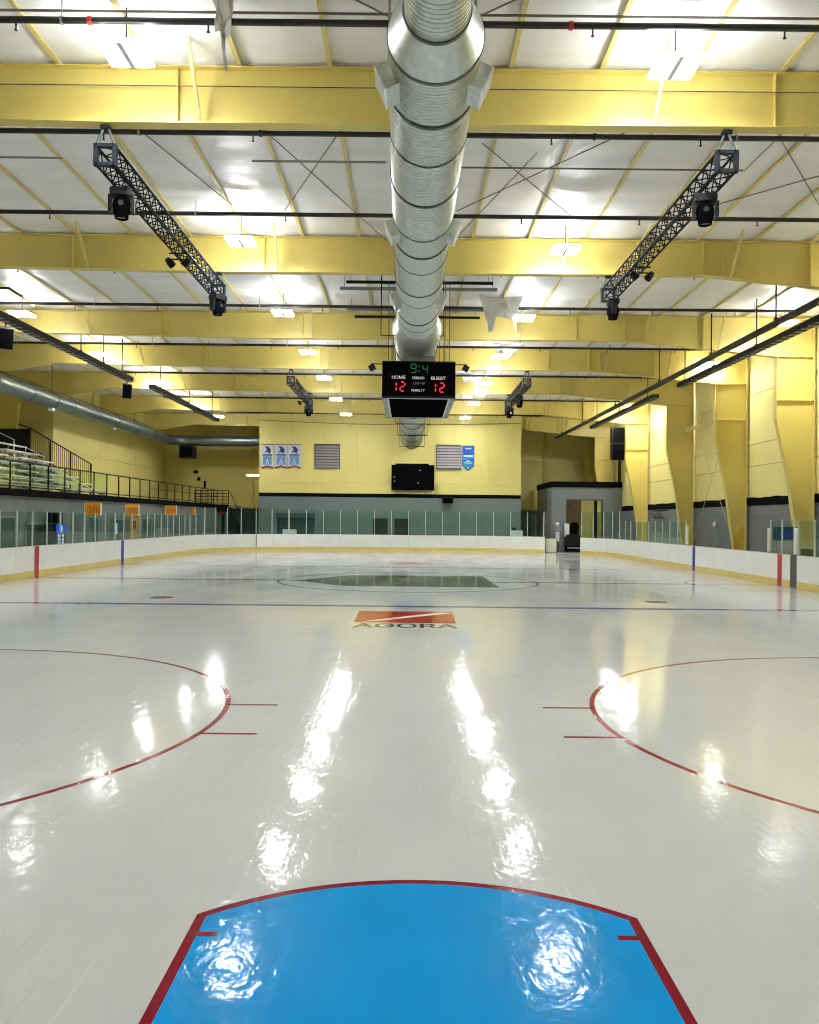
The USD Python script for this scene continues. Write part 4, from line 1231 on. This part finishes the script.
# ice machine
mc = ((PY(575, 540, YH - 0.9)[0]), YH - 0.55)
im = thing('ice_machine', 'black and white ice resurfacing machine parked in the dark doorway', 'ice machine', (mc[0], mc[1], 0))
part('body', MB().prism([(-0.62, 0.35), (0.62, 0.35), (0.62, 1.0), (0.5, 1.25), (-0.5, 1.25), (-0.62, 1.0)], 0.2, 2.4), 'black', im)
part('tank', MB().prism([(-0.62, 1.1), (-0.30, 1.1), (-0.30, 1.95), (-0.38, 2.05), (-0.62, 2.05)], 0.3, 2.3), 'white', im, label='white tank on the left')
part('seat_back', MB().prism([(-0.22, 1.25), (0.40, 1.25), (0.42, 1.9), (0.30, 2.12), (-0.08, 2.12), (-0.2, 1.95)], 0.35, 0.6), 'black_matte', im)
part('blade_housing', MB().box((-0.65, -0.35, 0.04), (0.65, 0.2, 0.42)), 'black_matte', im)
part('towing_bar', MB().bar((-0.55, -0.37, 0.30), (0.55, -0.37, 0.30), 0.05), 'alu', im)
for s in (-1, 1):
    part('wheel', MB().lathe([(0, -0.12), (0.3, -0.12), (0.34, -0.06), (0.34, 0.06), (0.3, 0.12), (0, 0.12)], 20, 'x', (s * 0.5, 1.1, 0.31)), 'black_matte', im, smooth=40)
# round-topped marker post and open gate leaf
pp = PY(557.5, 545, YH - 0.6)
t = thing('marker_post', 'slim pale post with round head left of the hut doorway', 'post', (pp[0], YH - 0.5, 0))
part('shaft', MB().lathe([(0, -0.034), (0.16, -0.034), (0.13, 0.1), (0.12, 0.7), (0.10, 0.75), (0, 0.75)], 14), 'band_steel', t, smooth=40)
part('sleeve', MB().lathe([(0.0, 0.75), (0.14, 0.75), (0.14, 1.42), (0.0, 1.42)], 14), 'white', t, smooth=40)
part('upper_drum', MB().lathe([(0.0, 1.42), (0.22, 1.45), (0.24, 1.6), (0.22, 1.85), (0.1, 1.9), (0, 1.9)], 14), 'louver', t, smooth=40)
part('round_head', MB().lathe([(0, 1.9), (0.11, 1.93), (0.15, 2.02), (0.11, 2.11), (0, 2.14)], 14), 'white', t, smooth=True)
g0 = np.array(on_arc(55.2)) + 0.1
t = thing('board_gate', 'pale metal gate leaf of the boards, swung open beside the hut', 'gate', (g0[0], g0[1], 0))
part('leaf', MB().box((0.10, 0.35, 0.05), (0.85, 0.43, 0.98)), 'cream', t)
part('gate_frame', MB().box((0.0, 0.3, 0.0), (0.10, 0.45, 2.9)).box((0.85, 0.34, 0.0), (0.9, 0.44, 1.0)), 'band_steel', t)
pk = PY(617, 470, YH + 0.6)
t = thing('speaker_pole', 'dark pole carrying the stacked loudspeakers above the grey hut', 'pole', (pk[0] + 0.05, YH + 0.08, hz))
part('pole', MB().tube([(0, 0, 0), (0, 0, 8.3 - hz)], 0.10, 10), 'black', t, smooth=40)
part('top_bracket', MB().bar((0, 0, 8.25 - hz), (0, -0.64, 8.25 - hz), 0.09), 'black', t)
for z_ in (7.2,):
    part('side_bracket', MB().bar((0, -0.08, z_ - hz), (0, -0.64, z_ - hz), 0.07), 'black', t)
for i, (y0_, y1_) in enumerate(((427.5, 443.5), (443.8, 460.5))):
    a, b = PY(611.5, y0_, YH - 0.9), PY(624.5, y1_, YH - 0.9)
    w = b[0] - a[0]; h = a[2] - b[2]
    t = thing('loudspeaker', ('upper', 'lower')[i] + ' black loudspeaker of the stack above the grey hut', 'loudspeaker', ((a[0] + b[0]) / 2, YH - 0.85, b[2] + 0.01), group='stacked loudspeakers')
    P = [(-0.38, 0.0), (-0.38, h - 0.02), (0.3, h - 0.02 - 0.05 * i), (0.3, 0.1 * i)]
    part('cabinet', MB().prism(P, -w / 2, w / 2, 'x'), 'black', t)
    part('grille', MB().box((-w / 2 + 0.04, -0.40, 0.05), (w / 2 - 0.04, -0.3805, h - 0.08)), 'black_matte', t)

# ------------------------------------------------------------------ right wall details
xs = XWR - 0.05
ya, yb = YL[4], YL[5]
for i, (z0_, z1_, lab) in enumerate(((8.3, 0.6, 'falling away from the camera'), (0.6, 8.3, 'rising away from the camera'))):
    rod('wall_brace_rod', f'thin crossed brace rod on the right wall, {lab}', 'brace rod', [(xs - 0.3, ya + 0.2, z0_), (xs - 0.3, yb - 0.2, z1_)], 0.012, 'yellow_pale')
t = thing('wall_strut', 'pale horizontal tube strut between two columns on the right wall', 'strut', (xs - 0.4, ya, 7.25))
part('tube', MB().tube([(0, 0.15, 0), (0, yb - ya - 0.15, 0)], 0.11, 12), 'yellow_pale', t, smooth=40)
part('end_cap', MB().tube([(0, yb - ya - 0.22, 0), (0, yb - ya - 0.15, 0)], 0.14, 12), 'white', t, smooth=40)
q = PX(715, 524.5, XWR - 0.06)
t = thing('wall_lamp', 'small round white lamp on the grey right wall', 'lamp', (q[0], q[1], q[2]))
part('dome', MB().lathe([(0.0, -0.12), (0.09, -0.10), (0.15, -0.02), (0.15, 0.05), (0, 0.05)], 14, 'x'), 'white', t, smooth=True)
part('rim', MB().lathe([(0.15, -0.01), (0.18, -0.01), (0.18, 0.05), (0.15, 0.05)], 14, 'x'), 'grey_steel', t)
q = PX(659, 512, XWR - 0.2)
t = thing('coat_rack', 'black rack of hooks on the grey right wall behind the glass', 'rack', (XWR - 0.03, q[1], PX(659, 517, XWR - 0.2)[2]))
part('rail', MB().bar((-0.02, -1.1, 0.4), (-0.02, 1.1, 0.4), 0.05), 'black', t)
for k_ in range(6):
    y = -1.0 + k_ * 0.4
    part('hook', MB().tube([(-0.02, y, 0.4), (-0.3, y, 0.36), (-0.38, y, 0.2), (-0.3, y, 0.02), (-0.06, y + 0.12, -0.1)], 0.022, 6), 'black', t)
q0, q1 = PX(775, 529, XWR - 0.1), PX(796, 541, XWR - 0.1)
t = thing('bench_sign', 'dark board with blue capital letters behind the short glass', 'sign', (XWR - 0.02, 32.0, 0))
ybs = 31.9
a, b = PY(775, 528, ybs), PY(795.5, 539.5, ybs)
t2w = abs(b[0] - a[0])
stage.RemovePrim(t.GetPath())
_count[('/World', 'bench_sign')] = 0
t = thing('bench_sign', 'dark board with blue capital letters behind the short glass', 'sign', ((a[0] + b[0]) / 2, ybs, 0))
zz0, zz1 = b[2], a[2]
part('board', MB().box((-t2w / 2 - 0.05, 0, zz0 - 0.05), (t2w / 2 + 0.05, 0.04, zz1 + 0.05)), 'teal_door', t)
part('lettering', text('HOME', (zz1 - zz0) * 0.8, 0.006, True, t2w * 0.95).at((0, -0.001, (zz0 + zz1) / 2)), 'blue_sign', t)
for s in (-1, 1):
    part('leg', MB().box((s * t2w * 0.4 - 0.025, 0.045, -0.034), (s * t2w * 0.4 + 0.025, 0.09, zz1)), 'grey_steel', t)
rs_ = [(15.08, 0.05), (15.42, 0.05), (15.42, 2.0), (15.36, 2.05), (15.28, 2.0), (15.2, 1.92), (15.12, 1.8), (15.02, 1.72), (14.95, 1.6), (14.93, 1.3)]
t = thing('rust_patch', 'orange rust stain low on the second column from the right', 'stain', (15.2, YL[4] - 0.009, 0))
part('stain', MB().prism(rs_, YL[4] - 0.0125, YL[4] - 0.009), 'rust', t, world=True)
q = PX(804.5, 553, xr + 0.6)
t = thing('equipment_box', 'small black box behind the right boards by the thick cream post', 'box', (q[0], q[1], 0))
zt_ = PX(804.5, 549, xr + 0.6)[2]
part('case', MB().box((-0.2, -0.2, 0.85), (0.2, 0.2, zt_)), 'black', t)
part('stand', MB().box((-0.15, -0.15, -0.034), (0.15, 0.15, 0.85)), 'band_steel', t)
for i, (px, py, lab) in enumerate(((646, 442, 'small bracket on the far right column'), (744, 412, 'small dark floodlight on the yellow column'))):
    pass

# ------------------------------------------------------------------ left: mezzanine, bleachers, railings
ZM = 3.15
def mx(y):                         # edge of the mezzanine
    return -14.35 + (y - 28) * 0.02
mz = thing('mezzanine', 'black edged mezzanine deck along the left side above the lockers', 'mezzanine', (-17, 30, 0))
ye = 61.5
part('deck', MB().prism([(mx(18), 18), (mx(ye), ye), (-13.0, ye), (-13.0, 66), (-20.1, 66), (-20.1, 48), (XWL, 48), (XWL, 18)], ZM - 0.22, ZM, 'z'), 'concrete', mz, world=True)
part('edge_band', MB().hexa([(mx(18), 18, ZM - 0.25), (mx(18) + 0.04, 18, ZM - 0.25), (mx(ye) + 0.04, ye, ZM - 0.25), (mx(ye), ye, ZM - 0.25), (mx(18), 18, ZM + 0.02), (mx(18) + 0.04, 18, ZM + 0.02), (mx(ye) + 0.04, ye, ZM + 0.02), (mx(ye), ye, ZM + 0.02)]), 'black_wall', mz, world=True, label='black edge band')
part('edge_band', MB().box((mx(ye) - 2.5, ye - 0.04, ZM - 0.5), (-13.0, ye, ZM + 0.02)), 'black_wall', mz, world=True)
part('support_post', MB().tube([(-13.2, ye + 0.2, -0.034), (-13.2, ye + 0.2, ZM - 0.22)], 0.11, 10), 'green_grey', mz, world=True, smooth=40, label='green grey post under the far deck')
# wall under the deck
wu = setting('wall_lockers', 'grey wall under the mezzanine')
ysplit = [18, 24, 29.0, 32.2, 36.5, 41.2, 46.5, 52, 58, 61.4]
for a, b in zip(ysplit[:-1], ysplit[1:]):
    xa_, xb_ = mx(a) - 0.15, mx(b) - 0.15
    part('wall_panel', MB().hexa([(xa_ - 0.2, a + 0.01, -0.034), (xa_, a + 0.01, -0.034), (xb_, b - 0.01, -0.034), (xb_ - 0.2, b - 0.01, -0.034), (xa_ - 0.2, a + 0.01, ZM - 0.24), (xa_, a + 0.01, ZM - 0.24), (xb_, b - 0.01, ZM - 0.24), (xb_ - 0.2, b - 0.01, ZM - 0.24)]), ('grey_wall', 'grey_wall2')[int(a) % 2], wu)


def lw(px, py):
    """point on the wall under the deck"""
    y = 35.0
    for _ in range(8):
        q_ = PX(px, py, mx(y) - 0.15)
        y = q_[1]
    return q_


for i, (x0, x1, yt, lab, m) in enumerate(((-6, 13.5, 517, 'dark door at the left picture edge behind the glass', 'teal_door'), (25, 47, 523.5, 'wide dark opening under the mezzanine', 'dark_door'), (88, 97, 517, 'tall dark teal door under the first orange sign', 'teal_door'), (112, 124, 519, 'dark glazed door beside the blue board stripe', 'teal_door'), (141, 150, 518, 'dark door beyond the yellow panel', 'teal_door'))):
    a, b = lw(x0, yt), lw(x1, yt)
    zt_ = (a[2] + b[2]) / 2
    d = setting(f'door_{4 + i}', lab)
    part('door_leaf', MB().hexa([(a[0], a[1], -0.03), (a[0] + .04, a[1], -0.03), (b[0] + .04, b[1], -0.03), (b[0], b[1], -0.03), (a[0], a[1], zt_), (a[0] + .04, a[1], zt_), (b[0] + .04, b[1], zt_), (b[0], b[1], zt_)]), m, d)
    part('door_frame', MB().bar((a[0] + .03, a[1], -0.03), (a[0] + .03, a[1], zt_), 0.08).bar((b[0] + .03, b[1], -0.03), (b[0] + .03, b[1], zt_), 0.08).bar((a[0] + .03, a[1], zt_), (b[0] + .03, b[1], zt_), 0.08), 'grey_steel', d)
# drinks machine
a, b = lw(53.5, 523.5), lw(62, 523.5)
vm = PX(57.8, 523.5, -14.0)
t = thing('vending_machine', 'blue lit drinks machine behind the left glass', 'vending machine', (-14.12, vm[1], 0))
hh = vm[2]
part('cabinet', MB().box((-0.24, -0.5, -0.034), (0.24, 0.5, hh)), 'black', t)
part('lit_header', MB().box((0.2405, -0.42, hh * 0.80), (0.255, 0.42, hh * 0.985)), 'blue_screen', t, label='glowing blue header')
part('logo_disc', MB().lathe([(0, 0.256), (0.13, 0.256), (0.13, 0.262), (0, 0.262)], 16, 'x', (0, 0.02, hh * 0.89)), 'white_screen', t)
part('front_panel', MB().box((0.2405, -0.45, 0.1), (0.25, 0.45, hh * 0.79)), 'black', t)
for k_ in range(3):
    for s in (-1, 1):
        part('product_light', MB().box((0.2505, s * 0.2 - 0.09, hh * (0.56 + 0.078 * k_)), (0.258, s * 0.2 + 0.09, hh * (0.615 + 0.078 * k_))), 'white_screen', t)
a = lw(49, 519)
t = thing('wall_display', 'black box sign high on the grey wall above the drinks machine', 'display', (a[0] + 0.15, a[1], lw(49, 523)[2]))
part('case', MB().box((-0.14, -0.25, 0), (0.3, 0.25, 0.42)), 'black', t)
part('face', MB().box((-0.12, -0.26, 0.02), (0.28, -0.2505, 0.40)), 'black_matte', t)
# orange lockers signs
for i, (x0, x1, y0_, y1_, yy, txt) in enumerate(((84.5, 100.5, 502.5, 515.5, 36.6, 'LOCKERS'), (125.5, 138.5, 504.3, 516, 41.4, 'LOCKERS'), (165.5, 176, 505.5, 515.3, 48.6, 'LOCKERS'), (188.5, 195, 507, 515, 54.5, ''))):
    a, b = PY(x0, y0_, yy), PY(x1, y1_, yy)
    w, h = b[0] - a[0], a[2] - b[2]
    t = thing('lockers_sign', ('orange box sign with dark lettering, nearest the camera under the mezzanine', 'second orange box sign from the camera under the mezzanine', 'third orange box sign from the camera under the mezzanine', 'farthest small orange box sign under the mezzanine, half hidden')[i], 'sign', ((a[0] + b[0]) / 2, yy, b[2]), group='orange signs under the mezzanine')
    part('box', MB().box((-w / 2, 0.0, 0), (w / 2, 0.14, h)), 'white', t, label='white box sides')
    part('face', MB().box((-w / 2 + 0.02, -0.012, 0.0), (w / 2, -0.0005, h)), 'orange_sign', t)
    part('wall_arm', MB().bar((-w / 2 - 0.25, 0.07, h * .8), (-w / 2, 0.07, h * .8), 0.05), 'grey_steel', t)
    if txt:
        part('lettering', text(txt, h * 0.48, 0.004, False, w * 0.88).at((0.02, -0.0125, h * 0.46)), 'sign_ink' if i < 2 else 'red_sign', t)
a, b = lw(128.5, 518), lw(138, 546)
t = thing('yellow_panel', 'yellow door panel with dark round emblem behind the blue stripe', 'panel', (a[0] + 0.05, (a[1] + lw(138, 518)[1]) / 2, 0))
wy = abs(lw(138, 518)[1] - a[1]) / 2
part('panel', MB().box((-0.02, -wy, 0.3), (0.03, wy, a[2])), 'orange_sign', t)
part('emblem', MB().lathe([(0.10, 0.031), (0.10, 0.037), (0.24, 0.037), (0.24, 0.031)], 20, 'x', (0, 0, a[2] - 0.35)), 'black', t)
a = lw(114.5, 527)
t = thing('lit_poster', 'small glowing blue white poster by the dark door', 'poster', (a[0] + 0.05, a[1], a[2]))
part('screen', MB().box((0.0, -0.18, -0.35), (0.02, 0.18, 0.2)), 'white_screen', t)
part('poster_frame', MB().box((-0.01, -0.23, -0.4), (0.0, 0.23, 0.25)), 'black', t)

# railing along the deck edge
rl = thing('deck_railing', 'black railing with glass infill along the mezzanine edge', 'railing', (mx(30) - 0.1, 30, ZM))
HR = 1.03
def rp(y, z):
    return (mx(y) - 0.08, y, ZM + z)
part('top_rail', MB().bar(rp(18, HR), rp(ye - 0.1, HR), 0.06, 0.05), 'black', rl, world=True)
part('bottom_rail', MB().bar(rp(18, 0.12), rp(ye - 0.1, 0.12), 0.05, 0.05), 'black', rl, world=True)
part('middle_rail', MB().bar(rp(46, 0.6), rp(ye - 0.1, 0.6), 0.03, 0.03), 'black', rl, world=True)
yy = np.arange(18.3, ye, 1.55)
for i, y in enumerate(yy):
    part('rail_post', MB().bar(rp(y, 0), rp(y, HR), 0.05), 'black', rl, world=True)
    if i + 1 < len(yy) and yy[i + 1] < 41.5:
        y2 = yy[i + 1]
        a0, a1 = rp(y + 0.05, 0.16), rp(y2 - 0.05, 0.16)
        part('glass_infill', MB().hexa([a0, (a0[0] + 0.012, a0[1], a0[2]), (a1[0] + 0.012, a1[1], a1[2]), a1, (a0[0], a0[1], ZM + HR - 0.04), (a0[0] + 0.012, a0[1], ZM + HR - 0.04), (a1[0] + 0.012, a1[1], ZM + HR - 0.04), (a1[0], a1[1], ZM + HR - 0.04)]), 'rail_glass', rl, world=True)
r2 = thing('deck_railing', 'black barred railing on the far deck by the dark stairs', 'railing', (-16, ye + 0.1, ZM))
x0_, x1_ = mx(ye) - 1.8, -13.05
for z in (0.12, 0.35, 0.58, 0.81, 1.03):
    part('rail', MB().bar((x0_, ye + 0.1, ZM + z), (x1_, ye + 0.1, ZM + z), 0.05), 'black', r2, world=True)
for x in np.linspace(x0_, x1_, 7):
    part('rail_post', MB().bar((x, ye + 0.1, ZM), (x, ye + 0.1, ZM + 1.03), 0.05), 'black', r2, world=True)
st_ = thing('stairs', 'dark stairs going down from the far deck beside the banner wall', 'stairs', (-12.2, ye + 1, 0))
for k_ in range(10):
    z = ZM - (k_ + 1) * ZM / 11
    part('step', MB().box((-13.0 + k_ * 0.15, ye + 0.2, z - 0.05), (-12.7 + k_ * 0.15, ye + 1.5, z)), 'black', st_, world=True)
part('handrail', MB().tube([(-13.0, ye + 0.15, ZM + 1.03), (-11.5, ye + 0.15, 0.95)], 0.03, 6), 'black', st_, world=True)
part('stringer', MB().bar((-13.0, ye + 0.15, ZM - 0.2), (-11.45, ye + 0.15, 0.05), 0.06, 0.3), 'black', st_, world=True)

part('recess_wall', MB().box((mx(61.4) - 0.3, ye + 2.2, -0.034), (pL - 0.02, ye + 2.4, ZM - 0.23)), 'dark_door', mz, world=True, label='dark sheet giving the shade under the far deck')  # near-black sheet painted as the shade below deck and stairs
q = PY(221, 513, ye + 2.0)
t = thing('exit_sign', 'small dim red glowing sign in the dark below the far deck', 'sign', (q[0], ye + 2.2, q[2] - 0.1))
part('case', MB().box((-0.25, -0.1, 0), (0.25, 0, 0.24)), 'black', t)
part('lit_face', MB().box((-0.2, -0.108, 0.04), (0.2, -0.1005, 0.20)), 'exit_red', t)
# bleachers: seven rows, aisle in the middle
bl = thing('bleachers', 'aluminium bench bleachers on the mezzanine', 'bleachers', (-17.5, 37, ZM))
rowsb = [(-15.6, 3.55), (-16.3, 3.86), (-17.0, 4.20), (-17.7, 4.58), (-18.4, 4.96), (-19.1, 5.35), (-19.8, 5.74)]
YA, YBb, YC, YD = 24.0, 38.8, 40.0, 43.8
for i, (x, z) in enumerate(rowsb):
    for (ya, yb) in ((YA, YBb), (YC, YD)):
        part('seat_plank', MB().prism([(x - 0.13, z - 0.05), (x + 0.13, z - 0.05), (x + 0.14, z - 0.03), (x + 0.14, z - 0.01), (x + 0.12, z), (x - 0.12, z), (x - 0.14, z - 0.02)], ya, yb), 'bench_alu', bl, world=True)
        fx, fz = x + 0.33, z - 0.40
        if fz > ZM + 0.02:
            part('foot_plank', MB().box((fx - 0.2, ya, fz - 0.04), (fx + 0.14, yb, fz)), 'bench_alu', bl, world=True)
        for y in np.arange(ya + 0.25, yb, 1.8):
            part('bench_leg', MB().bar((x, y, max(ZM, z - 0.45)), (x, y, z - 0.05), 0.05), 'bench_frame', bl, world=True)
for y in list(np.arange(YA + 0.25, YBb, 3.6)) + [YC + 0.25, YD - 0.2]:
    part('sloped_frame', MB().bar((rowsb[0][0] + 0.2, y, ZM + 0.03), (rowsb[-1][0] - 0.2, y, rowsb[-1][1] - 0.55), 0.05, 0.1).bar((rowsb[-1][0] - 0.2, y, ZM), (rowsb[-1][0] - 0.2, y, rowsb[-1][1] - 0.5), 0.06), 'bench_frame', bl, world=True)
for k_ in range(6):
    (x, z) = rowsb[k_]
    part('aisle_step', MB().box((x - 0.3, YBb + 0.06, z - 0.24), (x + 0.3, YC - 0.06, z - 0.20)), 'bench_frame', bl, world=True)
for (x, z) in (rowsb[2], rowsb[4]):
    part('aisle_handrail', MB().tube([(x + 0.1, 39.4, z - 0.24), (x + 0.1, 39.4, z + 0.75), (x - 0.75, 39.4, z + 1.15), (x - 0.75, 39.4, z + 0.15)], 0.025, 6), 'alu', bl, world=True)
# picket guard at the bleachers' far end
pg = thing('picket_guard', 'dark sloping picket railing behind the bleachers', 'railing', (-18, 46.2, ZM))
yg = 46.2
P0, P1, P2 = PY(18, 424, yg), PY(30, 428, yg), PY(91, 464, yg)
part('top_rail', MB().tube([P0, P1, P2], 0.035, 6), 'black', pg, world=True)
low = lambda x: np.interp(x, [P1[0], P2[0]], [P1[2], P2[2]]) - 1.25
part('bottom_rail', MB().tube([(P1[0], yg, low(P1[0])), (P2[0], yg, low(P2[0]))], 0.025, 6), 'black', pg, world=True)
n = 30
for k_ in range(n + 1):
    x = P1[0] + (P2[0] - P1[0]) * k_ / n
    zt_ = np.interp(x, [P1[0], P2[0]], [P1[2], P2[2]])
    big = k_ % 10 == 0
    part('guard_post' if big else 'picket', MB().bar((x, yg, max(ZM, low(x) - (1.2 if big else 0))), (x, yg, zt_), 0.07 if big else 0.022), 'black', pg, world=True)
part('landing', MB().box((P0[0] - 1.2, yg - 0.1, low(P1[0]) - 0.1), (P1[0] + 0.1, yg + 1.2, low(P1[0]))), 'black_wall', pg, world=True)
part('landing_panel', MB().box((P0[0] - 1.2, yg, low(P1[0])), (P1[0] - 0.05, yg + 0.05, P1[2] - 0.05)), 'black', pg, world=True)

# left duct
ZD = CH + 6.0
ld = thing('wall_duct', 'grey round duct along the left wall turning towards the banner wall', 'duct', (-19, 40, ZD))
a, b = PZ(0, 385.5, ZD), PZ(128, 424, ZD)
xd = (a[0] + b[0]) / 2
pts = [(xd, 22.0, ZD), (xd, 64.5, ZD)] + [(xd + 1.4 * (1 - math.cos(t_)), 64.5 + 1.4 * math.sin(t_), ZD) for t_ in np.linspace(0.3, math.pi / 2, 5)] + [(pL + 0.1, 65.9, ZD)]
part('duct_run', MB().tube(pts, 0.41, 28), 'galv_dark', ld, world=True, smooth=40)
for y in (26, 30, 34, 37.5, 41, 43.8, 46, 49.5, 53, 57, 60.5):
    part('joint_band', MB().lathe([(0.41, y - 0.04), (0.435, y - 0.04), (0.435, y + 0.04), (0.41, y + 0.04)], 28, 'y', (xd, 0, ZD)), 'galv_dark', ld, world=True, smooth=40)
for y in (30, 37.5, 43.8, 49.5, 57):
    part('hanger_rod', MB().tube([(xd, y, ZD + 0.42), (xd, y, ZT)], 0.016, 6), 'black', ld, world=True)
for y in (43.8, 53.0):
    part('damper_box', MB().box((xd - 0.12, y - 0.15, ZD - 0.55), (xd + 0.12, y + 0.15, ZD - 0.40)), 'white', ld, world=True)
rod('pipe_line', 'dark pipe running just above the left wall duct', 'pipe', [(xd - 0.1, 24, ZD + 0.56), (xd - 0.1, 64, ZD + 0.56)], 0.022, 'black_pipe')
# dim corner, far left
a, b = PY(247.5, 473.5, YB - 0.5), PY(259.5, 476.5, YB - 0.5)
t = thing('tube_light', 'warm glowing tube light on the dim far left wall', 'lamp', ((a[0] + b[0]) / 2, YB - 0.3, b[2]))
wdt = 0.6
part('tube', MB().box((-wdt, -0.12, 0.02), (wdt + 0.6, -0.02, 0.17)), 'warm_tube', t)
part('fitting', MB().box((-wdt - 0.05, -0.02, 0), (wdt + 0.65, 0.295, 0.19)), 'white', t)
for i, (px, py, w, h, lab) in enumerate(((196, 472, 0.35, 0.25, 'small dark sign on the dim far wall'), (199, 479, 0.25, 0.3, 'small dark box below the sign on the dim far wall'), (205, 484.5, 0.15, 0.6, 'narrow dark box on the dim far wall above the railing'))):
    q = PY(px, py, YB)
    t = thing('wall_box', lab, 'box', (q[0], YB, q[2] - h / 2))
    part('case', MB().box((-w / 2, -0.12, 0), (w / 2, -0.001, h)), 'black', t)
    part('cover', MB().box((-w / 2 + 0.02, -0.135, 0.02), (w / 2 - 0.02, -0.1205, h - 0.02)), 'black_matte', t)
t = thing('air_unit', 'dark air unit hanging under the duct in the far left corner', 'air unit', (PY(190, 445, 66.5)[0], 65.9, ZD - 0.415 - 0.95))
part('case', MB().box((-0.55, -0.5, 0), (0.55, 0.5, 0.95)), 'black', t)
part('grille', MB().box((-0.45, -0.53, 0.1), (0.45, -0.5005, 0.85)), 'black_matte', t)
# white gear on the far side of the end glass
q = PY(290, 529, 62.3)
t = thing('white_bin', 'low white box behind the far glass below the shutter', 'box', (q[0], 62.3, 0))
part('tub', MB().box((-0.5, -0.3, 1.0), (0.45, 0.3, 1.42)), 'white', t)
part('stand', MB().box((-1.3, -0.25, -0.034), (1.2, 0.25, 1.0)), 'grey_steel', t)
q = PY(516, 532, 62.3)
t = thing('white_bin', 'low white box with dark top behind the far glass, right end', 'box', (q[0], 62.3, 0))
part('tub', MB().box((-0.4, -0.3, -0.034), (0.45, 0.3, 1.5)), 'white', t)
part('dark_top', MB().lathe([(0, 0.0), (0.15, 0.02), (0.13, 0.2), (0, 0.25)], 12, 'z', (-0.15, 0, 1.5)), 'black', t, smooth=40)
